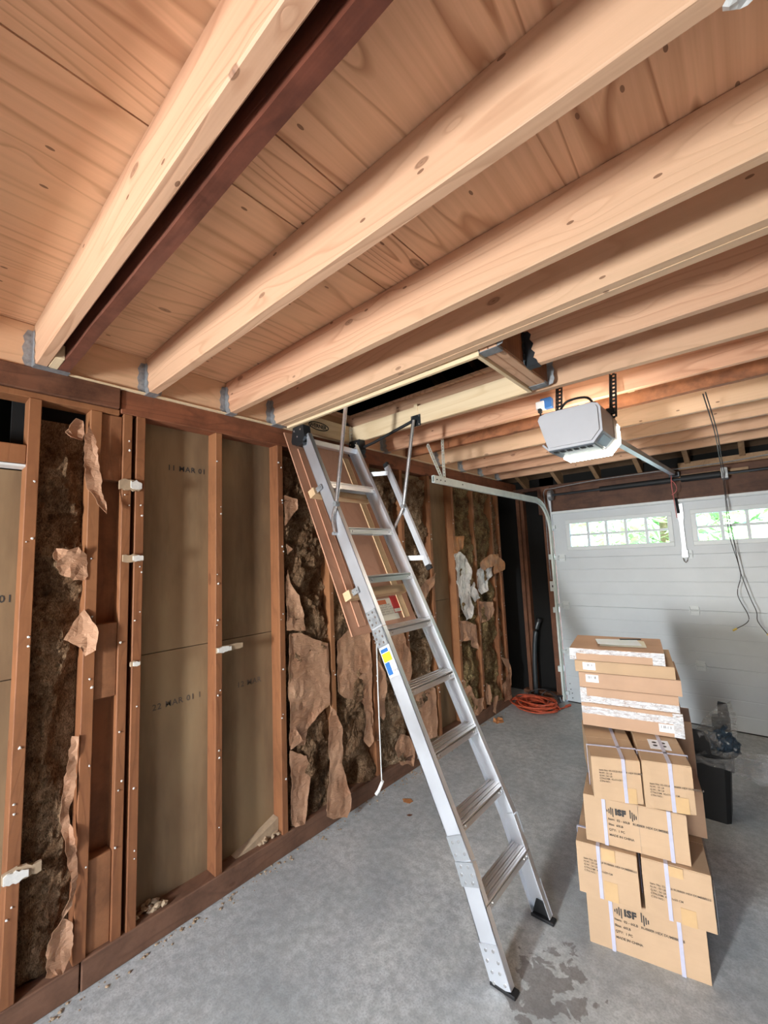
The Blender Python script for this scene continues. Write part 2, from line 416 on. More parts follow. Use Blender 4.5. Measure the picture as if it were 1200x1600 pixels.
# ================================================================== SETTING
ROOM_R, REAR, FRONT = 3.4, -2.3, 5.0
fl = obj('floor', box(-.40, 3.6, REAR-.1, 5.25, -.12, 0), M_conc)
tag(fl, 'bare grey concrete garage floor with stains', 'floor', kind='structure')
obj('driveway', box(-8, 12, 5.3, 30, -.16, -.06), M_drive)
tag(bpy.data.objects['driveway'], 'pale concrete driveway outside the garage door', 'driveway', kind='structure')

# ---- left wall: studs, plates, sheathing
wall = thing('wall_left', 'open stud wall with brown sheathing and insulation bays', 'wall', (0, 1.4, 0), kind='structure')
def part(name, bm, mat, parent, **k): return obj(name, bm, mat, parent, **k)
part('sill_plate', box(-.10, .0, -2.3, .58, 0, .108, .004), M_sill, wall)
part('sill_plate', box(-.10, .004, .585, 4.6, 0, .115, .004), M_sill, wall)
part('top_plate', box(-.11, .012, -2.3, .668, 2.42, 2.52, .004), M_darkplate, wall)
part('top_plate', box(-.11, .0, .676, 5.15, 2.405, 2.52, .004), M_plate, wall)
part('lower_top_plate', box(-.10, -.006, -2.3, .672, 2.392, 2.419, .002), M_stud, wall)
studs = [(-2.2, -2.16), (-1.3, -1.26), (-.52, -.48), (-.11, -.072), (.338, .380), (.555, .600), (.688, .727), (.745, .785), (1.148, 1.186), (1.552, 1.592),
         (1.958, 1.996), (2.365, 2.403), (2.775, 2.813), (3.178, 3.216), (3.58, 3.62), (3.985, 4.023), (4.39, 4.43), (4.555, 4.60)]
for a, b in studs:
    top = 2.392 if b < .68 else 2.405
    part('stud', box(-.089, rnd.uniform(-.002, .002), a, b, .11, top, .0025), M_stud, wall)
# sheathing behind the studs, two boards high
bays = [(-.072, .338), (.785, 1.148), (1.186, 1.552), (1.592, 1.958), (1.996, 2.365), (2.403, 2.775), (2.813, 3.178), (3.216, 3.58), (3.62, 3.985), (4.023, 4.39), (4.43, 4.555)]
for i, (a, b) in enumerate(bays):
    top = 2.095 if i == 0 else 2.41
    part('sheathing_panel', box(-.112, -.089, a-.02, b+.02, .05, 1.247), M_sheath, wall)
    part('sheathing_panel', box(-.1125, -.0885, a-.02, b+.02, 1.251, top), M_sheath, wall)
part('sheathing_panel', box(-.112, -.089, -2.3, -.09, .05, 2.42), M_sheath, wall)
part('blocking', box(-.085, -.004, -.072, .338, 2.112, 2.19, .003), M_stud, wall)
part('white_batten', box(-.085, -.012, -.072, .338, 2.100, 2.1095), M_white, wall)
part('backing_panel', box(-.13, -.114, .3, .78, .05, 2.42), M_blackmatte, wall)  # black sheet added to read as the dark gaps behind the studs
part('backing_panel', box(-.30, -.28, -.3, .34, 2.0, 2.46), M_blackmatte, wall)  # black sheet standing in for the dark void above the blocking
part('backing_panel', box(-.088, -.075, .60, .69, .11, 2.40), M_block, wall)
for z0, z1 in ((2.08, 2.39), (1.11, 1.43), (.115, .47)):
    part('blocking', box(-.074, -.014, .601, .687, z0, z1, .003), M_block, wall)
# outside skin keeps daylight out of the wall
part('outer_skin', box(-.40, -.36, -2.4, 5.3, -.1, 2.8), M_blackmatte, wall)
# drywall nails and torn paper bits left along the stud faces
bm = bmesh.new()
for a, b in studs[4:]:
    z = .3+rnd.random()*.2
    while z < 2.3:
        for q in range(rnd.choice((1, 2, 2))):
            yy = (a+b)/2+rnd.uniform(-.014, .014); zz = z+q*.033+rnd.uniform(-.01, .01); s = rnd.uniform(.003, .0065)
            t = bmesh.new(); bmesh.ops.create_icosphere(t, subdivisions=1, radius=s)
            for v in t.verts: v.co = Vector((.002+v.co.x*.8, yy+v.co.y*rnd.uniform(.7, 1.3), zz+v.co.z*rnd.uniform(.6, 1.4)))
            merge(bm, t)
        z += rnd.uniform(.22, .42)
o = part('drywall_nails', bm, M_gyp, wall); o['kind'] = 'stuff'
# pencil and ink stamps on the sheathing
def stamp(txt, y, z, size, tilt=0, mat=M_ink):
    r_ = Vector((0, math.cos(tilt), math.sin(tilt))); u_ = Vector((0, -math.sin(tilt), math.cos(tilt)))
    part('date_stamp', text_bm(txt, size, (-.0885, y, z), r_, u_, .0006, .001, 1.15), mat, wall)
stamp('11 MAR 01 17', .925, 2.178, .040)
stamp('01', .286, 1.555, .042)
stamp('22 MAR 01 1', .87, .975, .040, .02, M_ink_grey)
stamp('12 MAR', 1.32, .972, .042, .0, M_ink_grey)
# mortar and dirt heap lying on the sill plate
def rubble(y0, y1, h, n, mat, seed):
    r2 = random.Random(seed); bm = bmesh.new()
    for i in range(n):
        t = bmesh.new(); bmesh.ops.create_icosphere(t, subdivisions=1, radius=r2.uniform(.006, .016))
        c = Vector((r2.uniform(-.08, -.015), r2.uniform(y0, y1), .118+r2.uniform(0, h)))
        for v in t.verts: v.co = c+Vector((v.co.x, v.co.y*r2.uniform(.6, 1.8), v.co.z*r2.uniform(.5, 1)))
        merge(bm, t)
    o = part('plaster_rubble', bm, mat, wall); o['kind'] = 'stuff'
rubble(.79, .92, .02, 26, M_gyp_paper, 3); rubble(1.42, 1.55, .015, 22, M_gyp_paper, 4); rubble(.61, .68, .01, 14, M_gyp_paper, 5)
part('plaster_ledge', prism([(1.28, .115), (1.55, .115), (1.55, .20), (1.48, .175), (1.36, .135)], (-.088, 0, 0), Y, Z, X, .05), M_gyp_paper, wall)

# ---- other walls
def board_wall(name, bm, mat, label): return tag(obj(name, bm, mat), label, 'wall', kind='structure')
board_wall('wall_right', box(ROOM_R, ROOM_R+.1, REAR, 5.15, 0, 2.71), M_darkwall, 'plain board wall along the right side')
bm = bmesh.new(); box(-.2, .78, REAR-.1, REAR, 0, 2.71, bm=bm); box(2.8, 3.5, REAR-.1, REAR, 0, 2.71, bm=bm); box(1.9, 2.8, REAR-.1, REAR, 2.08, 2.71, bm=bm)
box(.78, 1.42, REAR-.1, REAR, 0, 1.08, bm=bm); box(.78, 1.42, REAR-.1, REAR, 1.92, 2.71, bm=bm); box(1.42, 1.9, REAR-.1, REAR, 0, 2.71, bm=bm)
board_wall('wall_rear', bm, M_darkwall, 'rear wall with a window and an added fill-light doorway')
wf = thing('wall_front', 'dark unfinished wall framing around the garage door', 'wall', (.2, 5.1, 0), kind='structure')
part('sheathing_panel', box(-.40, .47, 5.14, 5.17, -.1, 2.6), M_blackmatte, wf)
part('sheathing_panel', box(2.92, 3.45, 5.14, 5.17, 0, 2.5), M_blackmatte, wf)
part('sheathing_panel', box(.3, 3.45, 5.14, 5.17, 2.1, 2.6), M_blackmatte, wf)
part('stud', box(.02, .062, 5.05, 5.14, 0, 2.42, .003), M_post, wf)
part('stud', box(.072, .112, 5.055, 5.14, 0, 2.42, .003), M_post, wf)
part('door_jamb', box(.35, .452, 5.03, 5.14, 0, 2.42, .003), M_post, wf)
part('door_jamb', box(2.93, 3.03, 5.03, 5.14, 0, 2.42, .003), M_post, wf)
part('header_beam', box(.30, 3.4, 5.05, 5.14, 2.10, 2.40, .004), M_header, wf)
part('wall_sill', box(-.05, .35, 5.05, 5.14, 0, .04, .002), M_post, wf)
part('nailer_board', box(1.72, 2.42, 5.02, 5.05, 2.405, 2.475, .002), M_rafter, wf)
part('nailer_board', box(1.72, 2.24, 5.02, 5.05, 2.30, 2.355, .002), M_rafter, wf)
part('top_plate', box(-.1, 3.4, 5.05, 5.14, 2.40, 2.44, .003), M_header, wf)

# ---- ceiling: plywood, joists, hangers, rim board
ceil = thing('ceiling', 'new fir joists under plywood sheets', 'ceiling', (1.6, 1.4, 2.52), kind='structure')
JB, JT = 2.52, 2.71
def ply(x0, x1, y0, y1): part('plywood_sheet', box(x0+.0025, x1-.0025, y0+.0015, y1-.0015, JT, JT+.018), M_ply, ceil)
xs = [(-.05, 1.219), (1.219, 2.438), (2.438, 3.42)]
for a, b in xs:
    ply(a, b, -2.32, -.04); ply(a, b, -.04, .384)
ply(-.05, 1.219, .432, 1.58); ply(-.05, .04, 1.58, 2.17); ply(1.42, 2.438, .432, 2.85); ply(1.219, 1.42, .432, 1.58); ply(1.219, 1.42, 2.17, 2.85)
ply(-.05, 1.219, 2.17, 2.85); ply(2.438, 3.42, .432, 2.85)
for a, b in xs: ply(a, b, 2.85, 4.64)
def joist(x0, x1, y0, y1, mat=M_joist, zb=JB, zt=JT): return part('joist', box(x0, x1, y0, y1, zb, zt-.001, .004), mat, ceil)
def skewed(x0, x1, ya0, ya1, yb0, yb1, zb, zt, mat, name='joist'):
    t = box(x0, x1, 0, 1, zb, zt-.001, .004)
    for v in t.verts:
        f = (v.co.x-x0)/(x1-x0); k = v.co.y
        v.co.y = (ya0+(yb0-ya0)*f)*(1-k)+(ya1+(yb1-ya1)*f)*k
    return part(name, t, mat, ceil)
joist(.003, 3.4, .342, .384)
joist(.003, 3.4, .778, .822)
joist(.003, 3.4, 1.205, 1.245)
skewed(.003, 3.4, 1.508, 1.545, 1.45, 1.487, JB, JT, M_joist); skewed(.003, 3.4, 1.546, 1.582, 1.488, 1.526, JB-.002, JT, M_joist)
joist(1.492, 3.4, 1.872, 1.912)
skewed(.003, 3.4, 2.166, 2.204, 2.27, 2.308, JB, JT, M_joist)
joist(.003, 3.4, 2.575, 2.613)
joist(.003, 3.4, 3.335, 3.373); joist(.003, 3.4, 3.775, 3.813); joist(.003, 3.4, 4.19, 4.228); joist(.003, 3.4, 4.60, 4.638)
joist(.003, 3.4, -.10, -.06); joist(.003, 3.4, -.55, -.51); joist(.003, 3.4, -.98, -.94); joist(.003, 3.4, -1.45, -1.41); joist(.003, 3.4, -1.9, -1.86)
# old dark joists left between the new ones
def oldjoist(y0, y1, mat, zb, zt):
    t = bmesh.new(); n = 60; prev = None
    for i in range(n+1):
        x = .003+3.39*i/n; w = noise.noise((x*3, y0*9, 0))*.004; w2 = noise.noise((x*7, 4, y0))*.004
        ring = [t.verts.new(p) for p in ((x, y0+w, zb+w2), (x, y1+w, zb+w2*.5), (x, y1+w, zt), (x, y0+w, zt))]
        if prev:
            for j in range(4): t.faces.new((prev[j], prev[(j+1) % 4], ring[(j+1) % 4], ring[j]))
        else: t.faces.new(ring)
        prev = ring
    t.faces.new(prev); return part('old_joist', t, mat, ceil)
oldjoist(.418, .458, M_darkjoist, 2.522, 2.73)
oldjoist(2.872, 2.915, M_oldjoist, 2.525, 2.705)
part('spacer_block', box(.02, .17, .3845, .4175, 2.521, 2.58, .002), M_jamb, ceil)
part('rim_board', box(-.04, .0, -2.3, 1.59, JB, JT-.001, .003), M_rim, ceil)
part('rim_board', box(-.04, .0, 1.593, 4.66, JB, JT-.001, .003), M_rim, ceil)
part('rim_edge_strip', box(-.015, .018, .455, 4.6, 2.5195, 2.527), M_jamb_y, ceil)
# header that carries the cut joist at the ladder opening
part('header_joist', box(1.406, 1.445, 1.584, 2.168, JB, JT-.001, .003), M_joist_y, ceil)
part('header_joist', box(1.447, 1.486, 1.584, 2.168, JB, JT-.001, .003), M_joist_y, ceil)
part('header_seam_strip', box(1.486, 1.4915, 1.6, 2.15, JB+.01, JT-.02), M_block, ceil)
for a, b, y0, y1 in ((1.44, 1.478, 2.616, 2.87), (1.72, 1.758, 2.616, 2.87)):
    part('blocking', box(a, b, y0, y1, 2.6, 2.69, .003), M_jamb_y, ceil)
def hanger(c, run, side, w, h, mat=M_galv_p, face=1):
    """steel joist hanger: stirrup seat, two zig-zag side plates and two face flanges; run = along the joist, side = across it"""
    bm = bmesh.new(); c = Vector(c)
    obox(bm, c+run*.028-Z*.0012, run, side, Z, .056, w+.004, .0024)
    for s in (-1, 1):
        out = [(0, 0), (.056, 0), (.050, h*.12), (.036, h*.2), (.046, h*.32), (.030, h*.45), (.042, h*.6), (.026, h*.75), (.034, h*.88), (.02, h), (0, h)]
        prism(out, c+side*(s*(w/2+.0012)), run, Z, side*s, .0016, bm)
        fo = [(0, 0), (.024, .004), (.034, h*.2), (.029, h*.33), (.036, h*.5), (.028, h*.66), (.034, h*.8), (.02, h), (0, h)]
        prism(fo, c+side*(s*(w/2+.0012))+run*.0012, side*s, Z, run, .002, bm)
        for k in range(5): disc(bm, c+side*(s*(w/2+.018))+run*.004+Z*(h*(.14+.18*k)), run, .004, .003, 6)
    return part('joist_hanger', bm, mat, ceil)
for yc, w in ((.363, .042), (.80, .044), (1.225, .04), (1.546, .076), (2.185, .04), (2.594, .038), (3.354, .038), (3.794, .038), (4.209, .038), (4.619, .038)):
    hanger((.0, yc, JB-.001), X, Y, w, .16)
obj('hanger_seat', box(.0, .05, .384, .462, 2.5165, 2.5195), M_galv_p, ceil)
hanger((1.4925, 1.892, JB-.001), X, Y, .04, .165, M_dsteel)
hanger((1.4465, 1.5835, JB-.002), Y, X, .08, .15); hanger((1.4465, 2.169, JB-.002), -Y, X, .08, .15)

# ---- roof above the attic
roof = thing('roof', 'dark roof boards and rafters over the attic', 'roof', (1.6, 1.4, 2.44), kind='structure')
E0, PK, ZE, ZP = 5.35, 1.4, 2.34, 4.0
sl = (ZP-ZE)/(E0-PK); uN = Vector((0, -(E0-PK), ZP-ZE)).normalized(); uS = Vector((0, (PK+2.6), ZP-ZE)).normalized()
LN = math.hypot(E0-PK, ZP-ZE)
nN = X.cross(uN); nN = nN if nN.z > 0 else -nN
for i in range(9):
    x = .16+.41*i
    obox_b = bmesh.new(); obox(obox_b, Vector((x, (E0+PK)/2, (ZE+ZP)/2+.05)), X, uN, nN, .038, LN, .13, .003)
    part('rafter', obox_b, M_rafter, roof)
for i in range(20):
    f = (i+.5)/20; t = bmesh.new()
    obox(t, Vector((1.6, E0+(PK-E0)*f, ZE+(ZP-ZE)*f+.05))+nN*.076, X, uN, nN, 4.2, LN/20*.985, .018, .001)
    part('roof_board', t, M_deck if i < 9 else M_blackmatte, roof)  # upper boards near black: attic darkness put into their colour
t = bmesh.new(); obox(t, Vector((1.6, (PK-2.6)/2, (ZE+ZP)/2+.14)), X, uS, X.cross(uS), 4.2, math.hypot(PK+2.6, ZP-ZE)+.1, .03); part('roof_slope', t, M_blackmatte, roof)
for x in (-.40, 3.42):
    part('gable_board', prism([(-2.6, 2.3), (5.4, 2.3), (1.4, 4.3)], (x, 0, 0), Y, Z, X, .03), M_blackmatte, roof)  # gables carry the same painted attic darkness
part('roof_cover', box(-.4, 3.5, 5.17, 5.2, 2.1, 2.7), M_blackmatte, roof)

# ---- garage door
DX0, DX1, DY = .475, 2.91, 5.0
door = thing('door_1', 'white sectional garage door with two rows of small windows', 'garage door', ((DX0+DX1)/2, DY, 0), kind='structure')
def section(z0, z1):
    h = z1-z0; g = .0015
    prof = [(0, z0+.001), (0, z0+h*.25-.006), (g, z0+h*.25), (0, z0+h*.25+.006), (0, z0+h*.5-.006), (g, z0+h*.5), (0, z0+h*.5+.006),
            (0, z0+h*.75-.006), (g, z0+h*.75), (0, z0+h*.75+.006), (0, z1-.003), (.006, z1-.001), (.045, z1-.001), (.045, z0+.001)]
    return prism(prof, (DX0, DY, 0), Y, Z, X, DX1-DX0)
for z0, z1 in ((.012, .545), (.545, 1.055), (1.055, 1.585)): part('door_section', section(z0, z1), M_door, door)
for z in (.545, 1.055, 1.5855): part('seam_light_stop', box(DX0+.004, DX1-.004, DY+.012, DY+.04, z-.006, z+.006), M_door, door)  # strips added behind the seams to stop light leaking between sections
part('bottom_seal', box(DX0, DX1, DY+.005, DY+.04, 0, .013), M_black, door)
WN = [(.625, 1.615), (1.785, 2.775)]; WZ0, WZ1 = 1.675, 1.995
bm = bmesh.new(); ZT = 2.085
box(DX0, DX1, DY, DY+.045, 1.586, WZ0, bm=bm); box(DX0, DX1, DY, DY+.045, WZ1, ZT, bm=bm)
for a, b in ((DX0, WN[0][0]), (WN[0][1], WN[1][0]), (WN[1][1], DX1)): box(a, b, DY, DY+.045, WZ0, WZ1, bm=bm)
part('door_section', bm, M_door, door)
part('top_strut', prism([(0, ZT), (-.03, ZT), (-.035, ZT+.012), (-.035, ZT+.03), (-.012, ZT+.034), (.03, ZT+.034), (.03, ZT)], (DX0, DY, 0), Y, Z, X, DX1-DX0), M_white_metal, door)
for a, b in WN:
    bm = bmesh.new(); m = .032
    for (x0, x1, z0, z1) in ((a-.012, b+.012, WZ0-.012, WZ0+m), (a-.012, b+.012, WZ1-m, WZ1+.012), (a-.012, a+m, WZ0+m, WZ1-m), (b-m, b+.012, WZ0+m, WZ1-m)):
        box(x0, x1, DY-.008, DY+.035, z0, z1, .004, bm)
    fr = part('window_frame', bm, M_white_metal, door)
    n = 5; pw = (b-a-2*m)/n; zm = (WZ0+WZ1)/2
    part('muntin', box(a+m, b-m, DY+.012, DY+.034, zm-.012, zm+.012, .002), M_white_metal, fr)
    for i in range(1, n): part('muntin', box(a+m+pw*i-.013, a+m+pw*i+.013, DY+.010, DY+.034, WZ0+m, WZ1-m, .002), M_white_metal, fr)
    for i in range(n):
        for k in range(2):
            z0 = WZ0+m if k == 0 else zm; z1 = zm if k == 0 else WZ1-m
            part('pane', box(a+m+pw*i, a+m+pw*(i+1), DY+.022, DY+.026, z0, z1), M_glass, fr)
def hinge(x, z, w=.07):
    bm = bmesh.new()
    box(x-w/2, x+w/2, DY-.004, DY, z-.045, z+.045, .001, bm)
    disc(bm, (x, DY-.010, z), X, .008, w*1.15, 8)
    for s in (-1, 1): box(x+s*w*.5-.004, x+s*w*.5+.004, DY-.022, DY, z-.03, z+.03, .001, bm)
    for q in (-.032, .032):
        for s in (-.02, .02): disc(bm, (x+s, DY-.006, z+q), Y, .005, .006, 6)
    return part('hinge', bm, M_white_metal, door)
for z in (1.585, 1.055, .545):
    for x in (DX0+.07, 1.72, DX1-.07): hinge(x, z)
bm = bmesh.new()
for z in (1.94, 1.585, 1.055, .545, .10):
    disc(bm, (DX0-.01, DY-.022, z), X, .006, .07, 8); box(DX0, DX0+.03, DY-.03, DY, z-.02, z+.02, .002, bm)
part('roller_brackets', bm, M_white_metal, door)
bm = bmesh.new()
for z in (.05, .1, .14, .2): disc(bm, (DX0+.04+rnd.uniform(-.01, .02), DY-.003, z), Y, .006, .006, 6)
part('bolt_heads', bm, M_dsteel, door)
bm = bmesh.new(); bx = 1.70
prism([(-.016, 1.60), (.016, 1.60), (.016, 1.90), (.024, 1.93), (.024, 2.07), (-.024, 2.07), (-.024, 1.93), (-.016, 1.90)], (bx, DY-.035, 0), X, Z, Y, .03, bm)
box(bx-.028, bx+.028, DY-.036, DY-.002, 1.55, 1.63, .004, bm)
br = part('opener_bracket', bm, M_galv, door)
part('bracket_eye', tube([(bx-.02, DY-.03, 1.56), (bx-.012, DY-.03, 1.52), (bx, DY-.03, 1.505), (bx+.012, DY-.03, 1.52), (bx+.02, DY-.03, 1.56)], .005), M_steel, br)
part('bracket_arm', tube([(bx-.02, DY-.05, 2.13), (bx-.012, DY-.045, 1.98)], .012), M_dsteel, br)

# ================================================================== WHAT STANDS OUTSIDE
def foliage(name, label, c, rx, ry, rz_, n, seed):
    r2 = random.Random(seed); root = thing(name, label, 'tree', (c[0], c[1], -.06))
    part('trunk', tube([(c[0], c[1], -.06), (c[0]+.1, c[1], c[2])], .16, 8), M_bark, root)
    bm = bmesh.new()
    for i in range(n):
        while True:
            p = Vector((r2.uniform(-1, 1), r2.uniform(-1, 1), r2.uniform(-1, 1)))
            if p.length < 1: break
        p = Vector(c)+Vector((p.x*rx, p.y*ry, p.z*rz_)); s = r2.uniform(.12, .3)
        a = Vector((r2.uniform(-1, 1), r2.uniform(-1, 1), r2.uniform(-.5, .5))).normalized(); b = frame_axes(a)[0]
        v = [bm.verts.new(q) for q in (p-a*s, p-b*s*.45, p+a*s, p+b*s*.45)]; bm.faces.new(v)
    o = part('crown', bm, M_leaf, root); o['kind'] = 'stuff'
foliage('garden_tree', 'leafy green tree seen through the left garage door windows', (.5, 13, 3.0), 3.0, 2, 2.4, 2600, 1)
foliage('garden_tree', 'leafy green tree seen through the right garage door windows', (6.4, 14.5, 3.4), 2.2, 2, 2.6, 2200, 2)

# ================================================================== INSULATION
PAP = {
 'A_top':(-0.03,[(0.462,2.27),(0.5,2.339),(0.529,2.336),(0.535,2.275),(0.528,2.243),(0.485,2.248)]),
 'A_strip':(0.012,[(0.526,2.244),(0.545,2.307),(0.568,2.254),(0.586,2.143),(0.617,1.935),(0.615,1.915),(0.591,1.943),(0.56,2.009),(0.545,2.025),(0.533,2.092)]),
 'A_mid':(0,[(0.434,1.741),(0.444,1.765),(0.484,1.757),(0.52,1.77),(0.555,1.736),(0.564,1.644),(0.547,1.626),(0.51,1.629),(0.462,1.658)]),
 'A_flap':(0.012,[(0.484,1.387),(0.515,1.455),(0.552,1.504),(0.589,1.437),(0.6,1.403),(0.592,1.328),(0.558,1.308),(0.541,1.346),(0.5,1.379)]),
 'A_low':(0,[(0.525,0.993),(0.548,0.986),(0.549,0.879),(0.539,0.757),(0.526,0.692),(0.544,0.599),(0.56,0.494),(0.557,0.396),(0.546,0.343),(0.515,0.317),(0.512,0.338),(0.536,0.382),(0.538,0.451),(0.513,0.583),(0.497,0.674),(0.5,0.768),(0.512,0.873)]),
 'A_foot':(0,[(0.515,0.317),(0.548,0.282),(0.553,0.232),(0.545,0.168),(0.517,0.13),(0.463,0.156),(0.468,0.241),(0.482,0.288)]),
 'B_edge':(-0.004,[(1.602,2.088),(1.697,2.071),(1.7,2.008),(1.643,1.939),(1.603,1.893)]),
 'B_edge2':(-0.004,[(1.606,1.781),(1.654,1.748),(1.614,1.717)]),
 'B_edge3':(-0.004,[(1.612,1.622),(1.654,1.516),(1.697,1.457),(1.74,1.332),(1.742,1.232),(1.605,1.253)]),
 'B_sheet':(-0.004,[(1.614,1.233),(1.711,1.221),(1.824,1.163),(1.932,1.12),(1.929,0.732),(1.836,0.699),(1.751,0.629),(1.729,0.542),(1.61,0.582)]),
 'B_low':(-0.004,[(1.609,0.557),(1.727,0.486),(1.769,0.377),(1.741,0.277),(1.718,0.153),(1.707,0.104),(1.637,0.119),(1.614,0.147)]),
 'B_bit':(0.004,[(1.614,0.619),(1.644,0.683),(1.699,0.584),(1.613,0.558)]),
 'C_sheet':(-0.003,[(2.012,1.119),(2.111,1.176),(2.332,1.142),(2.339,0.776),(2.334,0.444),(2.262,0.588),(2.233,0.67),(2.061,0.738),(2.005,0.794),(2.005,0.96)]),
 'C_tongue':(0.07,[(1.87,0.762),(1.932,0.666),(1.968,0.576),(1.967,0.419),(1.959,0.375),(1.989,0.275),(2.023,0.137),(2.02,0.08),(1.979,0.041),(1.871,0.079),(1.82,0.12),(1.83,0.263),(1.862,0.419),(1.845,0.52),(1.841,0.57)]),
 'C_bit':(0.01,[(2.213,0.421),(2.275,0.596),(2.313,0.563),(2.316,0.378),(2.268,0.352)]),
 'D_strip':(0.012,[(2.394,0.926),(2.467,0.818),(2.483,0.721),(2.467,0.523),(2.432,0.484),(2.385,0.533),(2.377,0.747)]),
 'D_low':(0,[(2.638,0.32),(2.562,0.234),(2.588,0.165),(2.622,0.097),(2.708,0.075),(2.77,0.033),(2.813,0.147),(2.755,0.263)]),
 'D_up':(0,[(2.56,1.108),(2.697,1.137),(2.753,1.003),(2.711,0.762),(2.607,0.651),(2.535,0.848)]),
 'D_hang':(0.02,[(2.688,1.015),(2.781,0.924),(2.792,0.746),(2.739,0.611),(2.615,0.666),(2.666,0.823)]),
 'E_sheet':(-0.004,[(2.821,0.611),(2.981,0.607),(3.145,0.53),(3.137,0.241),(3.108,0.146),(2.881,0.181),(2.817,0.34)]),
 'E_top':(0.01,[(2.827,1.353),(3.095,1.467),(3.229,1.516),(3.168,1.406),(3.042,1.306),(3.06,1.086),(2.902,1.187)]),
 'F_white':(0,[(3.557,1.676),(3.654,1.699),(3.808,1.632),(3.836,1.548),(3.859,1.424),(3.794,1.314),(3.888,1.14),(3.811,1.042),(3.709,1.03),(3.643,1.185),(3.585,1.405)]),
 'F_dia':(0.015,[(3.854,1.392),(3.991,1.22),(3.854,1.188),(3.753,1.293)]),
 'F_tan':(0,[(3.567,1.038),(3.697,1.026),(3.916,0.952),(3.898,0.715),(3.801,0.764),(3.748,0.841),(3.601,0.829),(3.6,0.919)]),
 'F_low':(0,[(3.576,0.511),(3.684,0.42),(3.78,0.301),(3.825,0.259),(3.966,0.234),(3.952,0.133),(3.844,0.115),(3.635,0.124),(3.609,0.201)]),
 'F_orange':(0,[(3.576,1.85),(3.746,1.852),(3.756,1.723),(3.534,1.677)]),
 'G_white':(0,[(3.989,1.508),(4.103,1.53),(4.35,1.519),(4.341,1.456),(4.208,1.361),(4.168,1.283),(4.036,1.248),(3.967,1.339)]),
 'G_orange':(0.03,[(3.993,1.54),(4.177,1.649),(4.282,1.66),(4.419,1.657),(4.567,1.574),(4.585,1.479),(4.31,1.444),(4.293,1.535),(4.083,1.49)]),
 'G_tan':(0,[(3.986,1.181),(4.266,1.152),(4.313,1.065),(4.242,0.985),(3.996,0.953),(3.957,1.061)]),
 'G_top':(0,[(3.975,2.029),(4.172,2.037),(4.242,1.913),(4.184,1.808),(4.005,1.841)]),
 'H_sheet':(0,[(4.401,0.541),(4.584,0.483),(4.614,0.366),(4.613,0.062),(4.405,0.077),(4.386,0.248),(4.56,0.336)]),
 'G_hang':(0.03,[(3.982,0.377),(4.046,0.343),(4.046,0.149),(3.968,0.177),(3.955,0.279)]),
 'G_hang2':(0.04,[(4.077,0.211),(4.177,0.21),(4.136,0.038),(4.085,0.072)]),
}
def paper(key, mat, parent, name='kraft_paper', curl=.02, wr=.012, step=.022, amp=1.0):
    x0, out = PAP[key]; sd = hash_(key)
    def fn(u, v, e):
        w = noise.fractal(Vector((u*7, v*4, sd)), 1.0, 2.0, 4)*wr*amp+noise.noise(Vector((u*26, v*14, sd)))*wr*.35
        return Vector((max(x0+w+curl*math.exp(-e/.022)*(.4+noise.noise(Vector((u*9, v*9, sd+5)))), x0-.02), u, v))
    o = part(name, sheet(out, step, fn), mat, parent)
    solidify(o, .0012); return o
def hash_(s): return sum(ord(c)*(i+1) for i, c in enumerate(s)) % 97
def batt(label, y0, y1, z0, z1, mat, xb=-.045, amp=.045, seed=0, taper=0, loops=.0115):
    root = thing('insulation_batt', label, 'insulation', (-.05, (y0+y1)/2, z0), group=None)
    ny = max(4, int((y1-y0)/loops)); nz = int((z1-z0)/loops); bm = bmesh.new(); g = []
    for k in range(nz+1):
        row = []; z = z0+(z1-z0)*k/nz
        for j in range(ny+1):
            y = y0+(y1-y0)*j/ny; q = Vector((y*6, z*5, seed*3.1))
            h = noise.fractal(q, .9, 2.1, 5)*amp+abs(noise.noise(Vector((y*28, z*24, seed))))*.022-noise.noise(Vector((y*70, z*60, seed)))*.006
            pit_ = noise.noise(Vector((y*4.5, z*2.6, seed+9)))
            if pit_ > .28: h -= (pit_-.28)*.22
            ed = min(j, ny-j)/ny; h -= .02*math.exp(-ed*9)
            if taper: h -= taper*max(0, (z-(z1-.35))/.35)**2*(1.3-j/ny)
            row.append(bm.verts.new((max(xb+h, -.086), y+noise.noise(Vector((z*30, y*30, 2)))*.004*(0 < j < ny), z)))
        g.append(row)
    for k in range(nz):
        for j in range(ny): bm.faces.new((g[k][j], g[k][j+1], g[k+1][j+1], g[k+1][j]))
    r2 = random.Random(seed)
    # loose tufts of fibre standing proud of the batt
    for i in range(int((z1-z0)*(y1-y0)*900)):
        p = g[r2.randrange(nz)][r2.randrange(ny)].co.copy(); s = r2.uniform(.008, .024)
        a = Vector((r2.uniform(.1, .6), r2.uniform(-1, 1), r2.uniform(-1, 1))).normalized(); b = frame_axes(a)[0]
        m = p+a*s*.5+Vector((r2.uniform(0, .008), 0, 0))
        v = [bm.verts.new(q) for q in (p-b*s*.25, p+b*s*.25, m+b*s*.3, p+a*s, m-b*s*.2)]; bm.faces.new(v)
    o = part('mineral_wool', bm, mat, root, smooth=False)
    return root
bA = batt('dark dirty insulation batt in the narrow bay beside the nearest stud', .383, .553, .115, 2.33, M_insul, -.055, .04, 1, .06)
for k in ('A_top', 'A_strip', 'A_mid', 'A_flap', 'A_low', 'A_foot'): paper(k, M_kraft, bA, curl=.03, wr=.02, step=.016)
bB = batt('torn insulation batt with kraft paper left of the ladder door panel', 1.595, 1.955, .115, 2.35, M_insul, -.035, .05, 2)
for k in ('B_edge', 'B_edge2', 'B_edge3', 'B_sheet', 'B_low', 'B_bit'): paper(k, M_kraft, bB, curl=.015)
